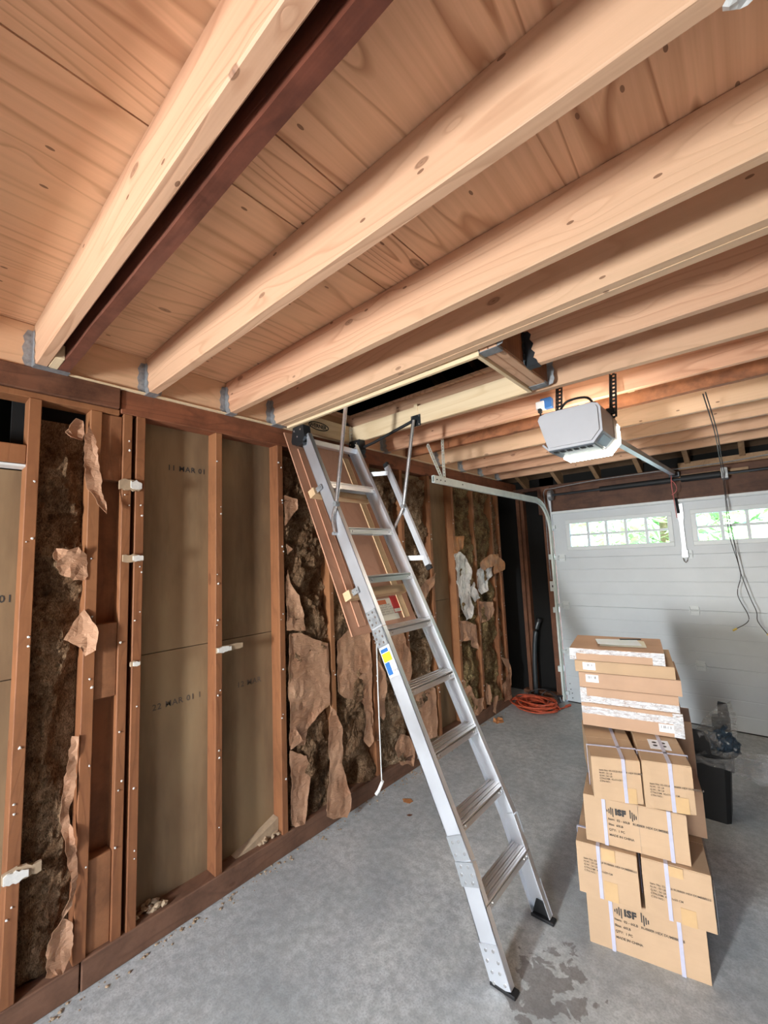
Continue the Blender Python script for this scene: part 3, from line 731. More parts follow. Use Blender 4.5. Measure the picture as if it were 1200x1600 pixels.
bC = batt('insulation batt with wide kraft sheet behind the lower end of the door panel', 1.999, 2.362, .115, 2.36, M_insul, -.03, .05, 3)
for k in ('C_sheet', 'C_tongue', 'C_bit'): paper(k, M_kraft, bC, curl=.018)
bD = batt('shaggy insulation batt behind the ladder handrail and pull cord', 2.406, 2.772, .115, 2.36, M_insul_pale, -.03, .055, 4)
for k in ('D_strip', 'D_low', 'D_up', 'D_hang'): paper(k, M_kraft, bD, curl=.02)
bE = batt('insulation batt left of the bare pale sheathing strip', 2.816, 3.175, .115, 2.36, M_insul_pale, -.03, .055, 5)
for k in ('E_sheet', 'E_top'): paper(k, M_kraft, bE, curl=.02)
bF = batt('insulation batt with long white torn backing right of the bare sheathing', 3.623, 3.982, .115, 2.36, M_insul_yel, -.03, .06, 6)
for k, m in (('F_white', M_white_paper), ('F_dia', M_white_paper), ('F_tan', M_kraft), ('F_low', M_kraft), ('F_orange', M_kraft_o)): paper(k, m, bF, curl=.03, wr=.02)
bG = batt('yellowed insulation batt with orange kraft flap in the second bay from the corner', 4.026, 4.387, .115, 2.36, M_insul_yel, -.03, .06, 7)
for k, m in (('G_white', M_white_paper), ('G_orange', M_kraft_o), ('G_tan', M_kraft), ('G_top', M_insul_yel), ('G_hang', M_kraft), ('G_hang2', M_kraft)): paper(k, m, bG, curl=.03, wr=.02)
bH = batt('narrow insulation batt in the last bay before the dark corner', 4.433, 4.552, .115, 2.36, M_insul, -.03, .04, 8)
paper('H_sheet', M_kraft, bH, curl=.02)

# ================================================================== ATTIC LADDER
lad = thing('attic_ladder', 'folding aluminium attic ladder coming down from the ceiling opening', 'ladder', (1.30, 1.84, 0))
YL, YR = 1.622, 2.055          # outer faces of the rails
A_, B_, C_, D_ = Vector((.185, 0, 2.43)), Vector((.728, 0, 1.315)), Vector((1.163, 0, .40)), Vector((1.302, 0, .004))
def rail(p, q, side, flare=0.0):
    """channel: web on the outside, flanges turned inward"""
    u = (q-p).normalized(); n = Vector((u.z, 0, -u.x)); n = n if n.x > 0 else -n
    L = (q-p).length; y = YL if side < 0 else YR; s = -side; w = .082; bm = bmesh.new(); c = (p+q)/2
    obox(bm, c+Y*(y+s*.0015), n, Y, u, w, .003, L)
    for e in (-1, 1): obox(bm, c+Y*(y+s*.014)+n*(e*(w/2-.0015)), n, Y, u, .003, .028, L)
    obox(bm, c+Y*(y+s*.0045), n, Y, u, w*.5, .003, L)
    return part('rail', bm, M_alu, lad)
segs = [(A_, B_), (B_, C_), (C_, D_)]
for s in (-1, 1):
    for p, q in segs: rail(p, q-(q-p).normalized()*.002, s)
def on_rail(z):
    for p, q in segs:
        if p.z >= z >= q.z: t = (z-p.z)/(q.z-p.z); return p+(q-p)*t, (q-p).normalized()
for z in (2.125, 1.845, 1.575, 1.312, 1.045, .785, .53, .275):
    c, u = on_rail(z); bm = bmesh.new(); w = .084
    y0, y1 = YL+.004, YR-.004; xc = c.x+.004; grooves = 7
    for i in range(grooves): box(xc-w/2+w*i/grooves+.001, xc-w/2+w*(i+1)/grooves-.001, y0, y1, z-.004, z+(.0 if i % 2 else .002), .0008, bm)
    box(xc-w/2, xc+w/2, y0, y1, z-.008, z-.004, bm=bm)
    box(xc+w/2-.003, xc+w/2, y0, y1, z-.036, z-.003, bm=bm); box(xc-w/2, xc-w/2+.003, y0, y1, z-.036, z-.003, bm=bm)
    tr = part('tread', bm, M_alu_t, lad)
    bm = bmesh.new()
    for yy in (y0+.03, y0+.055, y1-.055, y1-.03): disc(bm, (xc+w/2+.001, yy, z-.02), X, .0045, .003, 8)
    part('rivet', bm, M_steel, tr)
# gusset under the head rail and top cross bar
part('top_cross_bar', box(.165, .21, YL, YR, 2.385, 2.42, .003), M_alu, lad)
def plate_on(pt, u, side, L, w, rows, mat=M_galv, th=.004):
    n = Vector((u.z, 0, -u.x)); n = n if n.x > 0 else -n
    y = (YL-.003) if side < 0 else (YR+.003); bm = bmesh.new(); c = pt+Y*y
    obox(bm, c, n, Y, u, w, th, L, .001)
    o = part('splice_plate', bm, mat, lad); bm = bmesh.new()
    for i in range(rows):
        for e in (-.3, .3): disc(bm, c+u*(L*((i+.5)/rows-.5))+n*(e*w*(1 if (i % 2) else .7))+Y*(side*.003), Y, .0065, .004, 8)
    part('rivet', bm, M_steel, o)
for s in (-1, 1):
    u1 = (B_-A_).normalized(); u2 = (C_-B_).normalized(); u3 = (D_-C_).normalized()
    plate_on(B_-u1*.055, u1, s, .085, .072, 3, M_galv_p); plate_on(B_+u2*.045, u2, s, .085, .072, 3, M_galv_p)
    plate_on(C_-u2*.055, u2, s, .09, .08, 2); plate_on(C_+u3*.04, u3, s, .085, .088, 3)
    # foot: riveted end plate on a black rubber pad
    y = YL if s < 0 else YR
    plate_on(D_-u3*.075, u3, s, .14, .084, 4, M_alu)
    bm = bmesh.new(); box(D_.x-.05, D_.x+.055, y-.008 if s < 0 else y-.034, y+.034 if s < 0 else y+.008, 0, .014, .003, bm)
    prism([(-.047, .012), (.04, .012), (.012, .07), (-.028, .07)], (D_.x, y-.001*s-(.0 if s > 0 else -.006), 0), X, Z, -Y*s, .012, bm)
    part('rubber_foot', bm, M_black, lad)
# kneeling gusset between lowest sections (inside strap)
part('brace_strap', tube([(1.10, YL+.03, .50), (1.145, YL+.035, .40), (1.175, YL+.03, .34)], .006), M_dsteel, lad)
# ceiling door panel hanging behind the rails
P0, P1 = Vector((.050, 0, 2.475)), Vector((.600, 0, 1.275)); pu = (P1-P0).normalized(); pn = Vector((-pu.z, 0, pu.x)); PL = (P1-P0).length
bm = bmesh.new(); obox(bm, (P0+P1)/2+Y*1.845, pn, Y, pu, .008, .555, PL, .001)
pan = part('door_panel', bm, M_luan, lad)
for yy, mat in ((1.655, M_luan), (2.04, M_door_wood)):
    bm = bmesh.new(); obox(bm, (P0+P1)/2+Y*yy+pn*.008+pu*.04, pn, Y, pu, .008, .05, PL*.88, .001); part('panel_stile', bm, mat, pan)
for f in (.355, .845):
    c = P0+pu*(PL*f)+pn*.038; bm = bmesh.new(); obox(bm, c+Y*1.835, pn, Y, pu, .05, .49, .044, .002); part('panel_batten', bm, M_door_wood, pan)
    bm = bmesh.new(); obox(bm, c+Y*1.612+pn*.03-pu*.004, pn, Y, pu, .085, .004, .03, .001)
    for q in (-.02, .03, .06): disc(bm, c+Y*1.608+pn*q-pu*.004, Y, .005, .006, 8)
    part('mounting_clip', bm, M_galv_p, lad)
# labels on the panel and on the rail
def panel_label(c0, wy, hz, mat, name='warning_label', off=.0052, mats=None):
    o_ = P0+pu*(PL-c0[1])+pn*off; bm = bmesh.new()
    obox(bm, o_+Y*c0[0], pn, Y, pu, .0006, wy, hz); return part(name, bm, mat, pan), o_+pn*.0007
l1, o1 = panel_label((1.905, .105), .15, .13, M_kraft and M_cream)
bm = bmesh.new(); obox(bm, o1+Y*1.875-pu*.045, pn, Y, pu, .0006, .07, .026); part('orange_band', bm, M_orange_p, l1)
part('label_text', text_bm('ATTIC LADDER\nMAXIMUM LOAD\nUSE RATED LADDER\nKEEP HANDS CLEAR\nREAD INSTRUCTIONS', .0135, o1+Y*1.84+pu*(-.022), Y, -pu, 0, .0012), M_ink_soft, l1)
l2, o2 = panel_label((1.99, .15), .075, .15, M_red, off=.0062)
bm = bmesh.new(); obox(bm, o2+Y*1.99+pu*.06, pn, Y, pu, .0007, .066, .02); part('white_band', bm, M_cream, l2)
part('label_text', text_bm('WARNING\nDO NOT STAND\nON DOOR PANEL', .009, o2+Y*1.958-pu*.045, Y, -pu, 0, .0012), M_cream, l2)
uu = u2; nn_ = Vector((uu.z, 0, -uu.x)); nn_ = nn_ if nn_.x > 0 else -nn_
c0 = B_+uu*.165+Y*(YL-.0016)
bm = bmesh.new(); obox(bm, c0, nn_, Y, uu, .07, .0008, .145); stk = part('rail_sticker', bm, M_label, lad)
for dv, du, a, b, mt in ((-.055, -.005, .05, .018, M_blue), (-.022, -.002, .058, .042, M_yel_p), (.032, -.016, .032, .06, M_blue)):
    bm = bmesh.new(); obox(bm, c0+uu*dv+nn_*du-Y*.0008, nn_, Y, uu, a, .0008, b); part('sticker_band', bm, mt, stk)
part('label_text', text_bm('200\nLB\nMAX', .016, c0+uu*.022+nn_*.003-Y*.0008, nn_, -uu, 0, .0008), M_ink_soft, stk)
# black plastic corner hinges at the head
for y, s in ((1.612, 1), (2.105, -1)):
    bm = bmesh.new()
    prism([(-.075, -.02), (.03, -.035), (.055, .01), (.045, .085), (-.055, .085)], (.155, y-.012, 2.415), X, Z, Y, .055, bm)
    obox(bm, (.17, y+.016, 2.385), X, Y, Z, .07, .07, .02, .004)
    hb = part('corner_hinge', bm, M_dsteel, lad); bm = bmesh.new()
    for dx, dz in ((-.04, .06), (.02, .06), (-.01, .02)): disc(bm, (.155+dx, y-.013 if s > 0 else y-.013, 2.415+dz), Y, .006, .005, 8)
    part('bolt', bm, M_steel, hb)
# wooden frame of the opening
for nm, b, mt in (('frame_board', (.06, 1.404, 1.584, 1.603, 2.505, 2.625), M_jamb), ('frame_board', (.06, 1.404, 2.146, 2.165, 2.505, 2.625), M_jamb),
                  ('frame_board', (.06, .079, 1.604, 2.145, 2.505, 2.625), M_jamb_y), ('frame_board', (1.385, 1.4045, 1.604, 2.145, 2.505, 2.625), M_jamb_y)):
    fb = part(nm, box(*b, .0015), mt, lad)
    if b[0] == .06 and b[1] == .079: head = fb
bm = bmesh.new(); sweep(bm, [(.0805, 1.83+.085*math.cos(a*math.pi/12), 2.565+.026*math.sin(a*math.pi/12)) for a in range(24)], circle(.0035, 6), X, closed=True)
part('logo_ring', bm, M_ink, head)
part('logo_text', text_bm('WERNER', .036, (.0795, 1.752, 2.553), Y, Z, .0012, .0012), M_ink, head)
# support arms: flat tube from the frame, elbow and end plate on the rail
def arm(y0, y1, top, pts, name='support_arm'):
    bm = bmesh.new(); L = [Vector(p) for p in pts]
    sweep(bm, [top, L[0]], circle(.011, 8, 1.2, .8), Y); a = part(name, bm, M_steel, lad)
    sweep_b = bmesh.new(); sweep(sweep_b, spline(L, 4), circle(.010, 8, 1.2, .8), Y); part('arm_elbow', sweep_b, M_steel, a)
    [part('arm_pivot', disc(bmesh.new(), q, Y, r_, .03, 10), M_galv_p, a) for q, r_ in ((L[0], .014), (L[-1], .010))]
    return a
arm(1.6, 1.6, (.575, 1.607, 2.545), [(.470, 1.607, 1.98), (.446, 1.607, 1.93), (.440, 1.607, 1.88), (.452, 1.607, 1.815)])
arm(2.1, 2.1, (.655, 2.12, 2.53), [(.545, 2.115, 1.99), (.520, 2.105, 1.93), (.498, 2.085, 1.87), (.478, 2.072, 1.815)])
bm = bmesh.new(); obox(bm, (.655, 2.1435, 2.53), X, Y, Z, .075, .004, .075, .002)
ap = part('arm_mount_plate', bm, M_dsteel, lad); bm = bmesh.new()
for dx in (-.028, .028):
    for dz in (-.028, .028): disc(bm, (.655+dx, 2.141, 2.53+dz), Y, .006, .004, 8)
part('bolt', bm, M_steel, ap)
part('wood_wedge', box(.645, .672, 2.144, 2.1475, 2.545, 2.64), M_jamb, lad)
part('spring_rod', tube([(.16, 2.125, 2.44), (.30, 2.13, 2.46), (.63, 2.135, 2.53)], .010), M_black, lad)
bm = bmesh.new(); perforated((.082, 2.13, 2.5), (.082, 2.13, 2.62), Y, .03, .003, .02, bm); part('hinge_strap', bm, M_galv, lad)
# handrail standing off the far rail
hp, hq = Vector((.43, 2.125, 2.285)), Vector((.745, 2.125, 1.63))
hp, hq = Vector((.405, 2.135, 2.275)), Vector((.700, 2.135, 1.615))
bm = bmesh.new(); hu = (hq-hp).normalized(); hn = hu.cross(Y); obox(bm, (hp+hq)/2, hn, Y, hu, .036, .014, (hq-hp).length, .003)
hr = part('handrail', bm, M_alu, lad)
for e, s in ((hp, -1), (hq, 1)):
    bm = bmesh.new(); obox(bm, e+hu*(s*.012), hn, Y, hu, .034, .016, .026, .002); part('end_cap', bm, M_black, hr)
for f in (.07, .93):
    c = hp+(hq-hp)*f; rc, _ = on_rail(c.z); bm = bmesh.new()
    d = (c-(rc+Y*YR)); obox(bm, (c+rc+Y*YR)/2, d.normalized(), *frame_axes(d), d.length, .004, .03, .001); disc(bm, c+hn*.019, hn, .007, .004, 8)
    part('standoff_bracket', bm, M_galv, hr)
# pull cord with its small handle
pc = part('pull_cord', tube(spline([(.585, 1.78, 1.28), (.42, 1.95, 1.14), (.385, 1.985, .75), (.355, 2.02, .32)], 8), .0035, 6), M_cordwhite, lad)
part('cord_handle', tube([(.375, 2.005, .335), (.345, 2.00, .275), (.335, 1.985, .255)], .010, 8), M_cordwhite, pc)

# ================================================================== OPENER, TRACK, SHAFT, WIRES
op = thing('garage_door_opener', 'light grey garage door opener with a lit lamp under the joists', 'opener', (1.57, 2.35, 2.17))
OX, OY0, OY1, OB, OTZ = 1.57, 2.15, 2.52, 2.175, 2.372
def oprof(w, b, t_, ch, r): return [(-w+ch, b), (w-ch, b), (w, b+ch*1.15), (w, t_-r), (w-r*.35, t_-r*.3), (w-r*1.3, t_), (-w+r*1.3, t_), (-w+r*.35, t_-r*.3), (-w, t_-r)]
bm = prism(oprof(.15, OB, OTZ, .045, .03), (OX, OY0, 0), X, Z, Y, OY1-OY0-.13); bmesh.ops.bevel(bm, geom=[e for e in bm.edges if all(abs(v.co.y-OY0) < 1e-4 for v in e.verts)], offset=.012, segments=2, affect='EDGES')
part('body', bm, M_opener, op)
part('side_cover', prism(oprof(.152, OB+.012, OTZ-.004, .04, .03), (OX, OY1-.13, 0), X, Z, Y, .085), M_opener_side, op)
part('lamp_lens', prism(oprof(.156, OB-.010, OTZ-.02, .05, .04), (OX, OY1-.045, 0), X, Z, Y, .03), M_lens, op)
part('lamp_lens', box(OX-.105, OX+.105, OY1-.14, OY1-.046, OB-.013, OB+.002, .005), M_lens, op)
cpn = part('control_panel', box(OX-.108, OX+.108, OY0+.015, OY0+.20, OB-.007, OB+.002, .003), M_panel_dark, op)
bm = bmesh.new()
for i in range(6): box(OX-.09+i*.032, OX-.068+i*.032, OY0+.028, OY0+.062, OB-.0105, OB-.006, .002, bm)
part('button_strip', bm, M_black, cpn)
for s in (-1, 1):
    bm = bmesh.new(); obox(bm, (OX+s*.129, OY0+.12, OB+.024), Vector((.66*s, 0, .75)).normalized(), Y, Vector((-.75*s, 0, .66)).normalized(), .05, .15, .006, .002)
    part('corner_panel', bm, M_panel_dark if s > 0 else M_opener, op)
part('top_bracket', box(OX-.12, OX+.12, OY0+.06, OY0+.10, OTZ-.004, OTZ+.016, .003), M_black, op)
part('power_lead', tube(spline([(OX-.05, OY0+.06, OTZ+.01), (OX+.0, OY0+.03, OTZ+.04), (OX+.08, OY0+.08, OTZ+.05), (OX+.1, OY0+.16, OTZ+.0)], 6), .006), M_black, op)
for x, ytop in ((OX-.135, 2.47), (OX+.14, 2.49)):
    bm = bmesh.new(); perforated((x, 2.40, OTZ-.03), (x, ytop, 2.60), Y, .036, .003, .024, bm); perforated((x+.016, 2.40, OTZ-.03), (x+.016, ytop, 2.60), X, .03, .003, .024, bm)
    part('hanger_strap', bm, M_dsteel, op)
part('cross_angle', box(OX-.16, OX+.16, 2.39, 2.42, OTZ-.006, OTZ+.02, .002), M_dsteel, op)
bm = bmesh.new(); rp0, rp1 = Vector((1.585, 2.50, 2.350)), Vector((1.685, 4.98, 2.368))
sweep(bm, [rp0, rp1], [(-.020, -.018), (.020, -.018), (.020, .018), (.008, .018), (.008, .006), (-.008, .006), (-.008, .018), (-.020, .018)])
ral = part('drive_rail', bm, M_galv, op)
bm = bmesh.new(); obox(bm, rp1+Vector((0, .03, -.005)), X, Y, Z, .09, .07, .05, .004); disc(bm, rp1+Vector((0, -.06, -.01)), Z, .028, .03, 12); part('header_bracket', bm, M_dsteel, op)
rc = part('release_cord', tube(spline([(1.675, 4.86, 2.34), (1.668, 4.86, 2.25), (1.672, 4.86, 2.15), (1.678, 4.86, 2.02), (1.682, 4.86, 1.93)], 5), .004, 6), M_redcord, op)
part('cord_loop', tube(spline([(1.668, 4.86, 2.30), (1.70, 4.85, 2.25), (1.705, 4.85, 2.20), (1.685, 4.86, 2.17), (1.66, 4.86, 2.155)], 5), .0035, 6), M_redcord, op)

ob = thing('outlet_box', 'blue plastic outlet box with white receptacle on the joist beside the opener', 'outlet', (1.33, 2.60, 2.55))
part('box_body', box(1.31, 1.375, 2.53, 2.574, 2.527, 2.59, .004), M_bluebox, ob); part('receptacle', box(1.285, 1.335, 2.522, 2.575, 2.526, 2.574, .003), M_white, ob)
part('plug', box(1.298, 1.318, 2.512, 2.540, 2.500, 2.527, .003), M_black, ob)
pw = obj('power_cord', tube(spline([(1.308, 2.525, 2.50), (1.33, 2.515, 2.43), (1.352, 2.505, 2.38), (1.342, 2.50, 2.345), (1.325, 2.50, 2.37), (1.36, 2.48, 2.42), (1.42, 2.44, 2.44), (1.45, 2.30, 2.385)], 6), .005), M_black)
tag(pw, 'short black power cord looping from the blue outlet box to the opener', 'cord')

TX = .455
tk = thing('garage_door_track', 'pale steel track curving up the left edge of the garage door', 'track', (TX, 4.96, 0))
cs = [(-.028, -.010), (.028, -.010), (.028, .012), (.022, .012), (.022, -.004), (-.022, -.004), (-.022, .012), (-.028, .012)]
ZH = 2.225; rad = .36; yv = 4.955
path = [(TX, yv, .02), (TX, yv, .9), (TX, yv, ZH-rad)]+[(TX, yv-rad+rad*math.cos(a), ZH-rad+rad*math.sin(a)) for a in [math.pi/2*i/8 for i in range(1, 8)]]
bm = sweep(bmesh.new(), path+[(TX, yv-rad, ZH)], cs, X); part('vertical_track', bm, M_track, tk)
bm = sweep(bmesh.new(), [(TX, yv-rad+.004, ZH), (TX, 3.4, ZH+.004), (TX, 2.60, ZH+.012)], cs, X)
box(TX+.012, TX+.016, 2.60, yv-rad, ZH-.02, ZH+.032, bm=bm); ht = part('horizontal_track', bm, M_track, tk); bm = bmesh.new()
for yy in (2.63, 2.68, 2.74, 3.0): disc(bm, (TX+.018, yy, ZH+.008), X, .005, .004, 8)
part('bolt', bm, M_dsteel, ht)
part('track_hanger', perforated((TX, 2.76, ZH+.01), (TX, 2.76, 2.60), Y, .034, .003, .024), M_track, tk)
part('track_hanger', perforated((TX, 2.74, ZH+.01), (TX, 2.555, 2.49), Y, .036, .003, .022), M_track, tk)
bm = bmesh.new()
for z in (.35, 1.0, 1.6): box(TX-.05, TX+.0, yv+.012, 5.03, z-.03, z+.03, .002, bm)
part('wall_bracket', bm, M_track, tk)
part('bracing_angle', box(TX-.02, TX+.02, 4.985, 5.02, 1.9, 2.30, .002), M_galv, tk)

sh = thing('torsion_shaft', 'black torsion spring shaft above the garage door', 'shaft', (1.6, 4.93, 2.30))
part('shaft', tube([(.50, 4.93, 2.305), (3.1, 4.93, 2.305)], .013, 10), M_dsteel, sh)
bm = bmesh.new(); pts = []
part('torsion_spring', tube([(1.02, 4.93, 2.305), (1.66, 4.93, 2.305)], .027, 12), M_black, sh)
part('torsion_spring', tube([(1.74, 4.93, 2.305), (2.04, 4.93, 2.305)], .032, 12), M_black, sh)
bm = bmesh.new(); obox(bm, (2.07, 4.97, 2.31), X, Y, Z, .05, .13, .10, .003); part('bearing_plate', bm, M_galv_p, sh)
bm = bmesh.new(); disc(bm, (.50, 4.93, 2.305), X, .06, .04, 16); part('cable_drum', bm, M_galv_p, sh)

hc = obj('bell_wire', tube(spline([(.40, 5.00, 1.34), (.39, 5.01, 1.6), (.40, 5.0, 2.2), (.44, 4.90, 2.36), (.56, 4.88, 2.375), (1.0, 4.88, 2.40), (1.45, 4.9, 2.405), (2.05, 4.88, 2.40), (2.5, 4.88, 2.42), (3.3, 4.9, 2.43)], 6), .005, 6), M_galv_p)
tag(hc, 'thin grey cable running across the header above the garage door', 'cable')
aw = thing('antenna_wire', 'pair of thin dark wires with yellow connectors dangling before the garage door', 'wire', (2.06, 4.86, .9))
top = [(2.075, 2.90, 2.50), (2.085, 3.5, 2.40), (2.07, 4.2, 2.345), (2.058, 4.86, 2.30)]
part('wire', tube(spline(top+[(2.055, 4.86, 2.03), (2.05, 4.86, 1.75), (2.085, 4.86, 1.50), (2.092, 4.86, 1.38), (2.055, 4.86, 1.22), (2.11, 4.86, 1.02), (2.02, 4.86, .93)], 8), .0032, 6), M_brown_cord, aw)
part('wire', tube(spline([(p[0]+.012, p[1], p[2]+.006) for p in top]+[(2.062, 4.86, 2.0), (2.075, 4.86, 1.7), (2.09, 4.86, 1.45), (2.10, 4.86, 1.38), (2.135, 4.86, 1.2), (2.165, 4.86, 1.08), (2.165, 4.86, 1.0), (2.215, 4.86, .90)], 8), .0032, 6), M_brown_cord, aw)
for p, d in (((2.02, 4.86, .93), Vector((-.7, 0, -.5))), ((2.215, 4.86, .90), Vector((.6, 0, -.6)))):
    p = Vector(p); d.normalize(); part('connector', tube([p, p+d*.035], .008, 8), M_yellow, aw)

sw = thing('wall_switch', 'white wall switch plate on the dark post beside the door track', 'switch', (.40, 5.02, 1.26))
part('cover_plate', box(.372, .438, 5.022, 5.03, 1.205, 1.32, .003), M_white, sw); part('toggle', box(.400, .410, 5.012, 5.023, 1.25, 1.275, .002), M_brown_cord, sw)
pp = thing('leaning_pipe', 'dark grey plastic pipe leaning in the dark corner', 'pipe', (.15, 5.0, 0))
part('pipe_body', tube(spline([(.13, 4.98, .0), (.135, 4.99, .4), (.165, 5.0, .7), (.21, 5.02, .86)], 6), .026, 12), plain('grey_pvc', (.035, .04, .043), .25), pp); part('pipe_end', tube([(.206, 5.018, .845), (.216, 5.022, .885)], .031, 12), M_black, pp)

# ================================================================== CORDS ON THE FLOOR
ec = thing('extension_cord', 'tangled coil of orange extension cord on the floor by the door corner', 'cord', (.28, 4.65, 0))
r2 = random.Random(11); pts = []
for k in range(15):
    cx, cyy = .27+r2.uniform(-.06, .06), 4.63+r2.uniform(-.05, .05); ra, rb = r2.uniform(.11, .205), r2.uniform(.09, .20); ph = r2.uniform(0, 1)
    for i in range(12):
        a = ph+2*math.pi*i/12
        lift = .012+.004*k+.02*max(0, math.sin(a*1.0+k))*r2.uniform(.2, 1)
        pts.append((cx+ra*math.cos(a)*1.1-.25*rb*math.sin(a), cyy+rb*math.sin(a), lift))
pts += [(.42, 4.62, .03), (.5, 4.72, .012), (.52, 4.80, .012)]
part('cord', tube(spline(pts, 3), .0075, 6), M_orange, ec)
part('plug', tube([(.52, 4.80, .014), (.545, 4.86, .016)], .014, 8), M_orange, ec)
bc = obj('black_cord', tube(spline([(.12, 4.74, .01), (.10, 4.86, .07), (.22, 4.93, .11), (.36, 4.92, .08), (.44, 4.88, .02), (.40, 4.80, .10), (.30, 4.86, .12), (.24, 4.80, .05), (.3, 4.72, .01)], 7), .006, 6), M_brown_cord)
tag(bc, 'dark brown cord lying behind the orange extension cord', 'cord')
jc = thing('wire_clamp', 'grey metal cable clamp at the foot of the door track', 'clamp', (.41, 4.92, 0))
part('clamp_body', box(.385, .425, 4.905, 4.94, 0, .055, .006), M_galv_p, jc); part('clamp_bolt', tube([(.37, 4.92, .06), (.45, 4.925, .075)], .008), M_dsteel, jc)

# ================================================================== CARTONS
def strap_loop(parent, w, d, h, at, along, bw=.014):
    """plastic band right round the carton; along 'y' goes over top front to back, 'x' goes over the top side to side"""
    e = .0018; bm = bmesh.new(); k = (d if along == 'y' else w)/2
    out = [(-k-e, 0), (-k-e, h+e+.001), (k+e, h+e+.001), (k+e, 0), (k, 0), (k, h+.0006), (-k, h+.0006), (-k, 0)]
    if along == 'y': prism(out, (at-bw/2, 0, 0), Y, Z, X, bw, bm)
    else: prism(out, (0, at-bw/2, 0), X, Z, Y, bw, bm)
    return obj('strap', bm, M_strap, parent, local=True)
def carton(label, fl_, fr_, z, d, h, mat=M_card, ydir=None, bulge=.004, group=None, rot=None, seam='x', cat='box', taped=True):
    fl_, fr_ = Vector(fl_), Vector(fr_); w = (fr_-fl_).length; rz = math.atan2(fr_.y-fl_.y, fr_.x-fl_.x) if rot is None else rot
    mid = (fl_+fr_)/2; c = (mid.x-math.sin(rz)*d/2, mid.y+math.cos(rz)*d/2)
    t = thing('carton', label, cat, (c[0], c[1], z), rz, group)
    bm = bmesh.new(); bmesh.ops.create_cube(bm, size=1); bmesh.ops.subdivide_edges(bm, edges=bm.edges, cuts=5, use_grid_fill=True)
    sd = rnd.random()*50
    for v in bm.verts:
        p = v.co.copy(); q = Vector((p.x*w, p.y*d, (p.z+.5)*(h-.004)))
        k = [1-(2*abs(p[i]))**4 for i in range(3)]
        nse = noise.noise(Vector((q.x*9, q.y*9, q.z*9+sd)))
        if abs(p.y) > .49: q.y += math.copysign(bulge*k[0]*k[2]+nse*.0015, p.y)
        if abs(p.x) > .49: q.x += math.copysign(bulge*k[1]*k[2]+nse*.0015, p.x)
        v.co = q
    obj('body', bm, mat, t, local=True)
    for s in (-1, 1):
        fb = bmesh.new()
        if seam == 'x': box(-w/2, w/2, *(sorted((s*.0015, s*d/2))), h-.004, h, .001, fb)
        else: box(*(sorted((s*.0015, s*w/2))), -d/2, d/2, h-.004, h, .001, fb)
        obj('flap', fb, mat, t, local=True)
    return t, w, d, h
def front_text(t, d, body, size, x, z, mat, bold=0, name='printed_text', lift=.0058, line=1.0):
    return obj(name, text_bm(body, size, (x, -d/2, z), X, Z, bold, lift, 1.0, line), mat, t, local=True)
def logo(t, d, x, z, s):
    bm = bmesh.new(); y = -d/2-.0062
    def bar(u, h0, h1, wd=.0075): prism([(x+u*s, z+h0*s), (x+u*s+wd*s*8, z+(h0-.06)*s), (x+u*s+wd*s*8, z+(h1-.06)*s), (x+u*s, z+h1*s)], (0, y, 0), X, Z, Y, .0006, bm)
    for i, (a, b) in enumerate(((.28, .62), (.12, .78), (-.02, 1.05), (-.30, .92))): bar(i*.26, a, b, .021/s/1.2*s)
    for i, (a, b) in enumerate(((.05, 1.25), (-.32, .98), (-.05, .80), (.08, .58))): bar(3.2+i*.26, a, b, .021/s/1.2*s)
    merge(bm, text_bm('ISF', s*1.15, (x+1.18*s, -d/2, z+.12*s), X, Z, .0022, .0062, 1.1))
    return obj('printed_logo', bm, M_ink, t, local=True)
END_TXT = 'Item No: 02-55LB RUBBER HEX DUMBBELLS\nN.W.: 55 LB\nG.W.: 56 LB\nCTN.DIM: 42x21x20 CM\nCTN NO.:'
FRONT_TXT = 'Item:  02 - 60LB   RUBBER HEX DUMBBELLS\nSize:  60LB\nQTY:  1 PC\nMADE IN CHINA'
def front_tape(t, d, x, z0, z1, w=.05):
    return obj('tape', box(x-w/2, x+w/2, -d/2-.0054, -d/2-.0048, z0, z1), M_tape, t, local=True)

t, w, d, h = carton('printed cardboard dumbbell box at the very bottom front of the stack', (1.502, 2.051), (1.913, 2.131), 0, .205, .203)
logo(t, d, -.105, .148, .030); front_text(t, d, FRONT_TXT, .0130, -.107, .124, M_ink_grey, .00035, line=1.75); strap_loop(t, w, d+.009, h, -.118, 'y'); strap_loop(t, w, d+.009, h, .122, 'y')
carton('plain cardboard box on the floor behind the bottom printed box', (1.475, 2.272), (1.885, 2.352), 0, .21, .203, M_card_d)
t, w, d, h = carton('left cardboard box standing end-on on the bottom printed box', (1.484, 2.027), (1.708, 2.070), .205, .40, .203)
front_tape(t, d, .01, .0, .075); front_tape(t, d, .01, .155, .203); front_text(t, d, END_TXT, .0105, -.088, .140, M_ink_grey, .00015, line=1.15); strap_loop(t, w, d+.009, h, -.028, 'y')
strap_loop(t, w+.01, d, h, -.09, 'x', .012)
t, w, d, h = carton('right cardboard box standing end-on on the bottom printed box', (1.724, 2.074), (1.950, 2.117), .205, .40, .205)
front_tape(t, d, .03, .0, .06); front_tape(t, d, .0, .165, .203); front_text(t, d, END_TXT, .0105, -.092, .115, M_ink_grey, .00015, line=1.15); strap_loop(t, w, d+.009, h, -.03, 'y')
obj('clear_wrap', prism([(0, 0), (.40, .0), (.40, .19), (.1, .2), (0, .17)], (w/2+.006, -d/2, .004), Y, Z, X, .002), M_film, t, local=True)
t, w, d, h = carton('printed cardboard dumbbell box in the middle of the stack', (1.522, 2.056), (1.889, 2.127), .412, .205, .188)
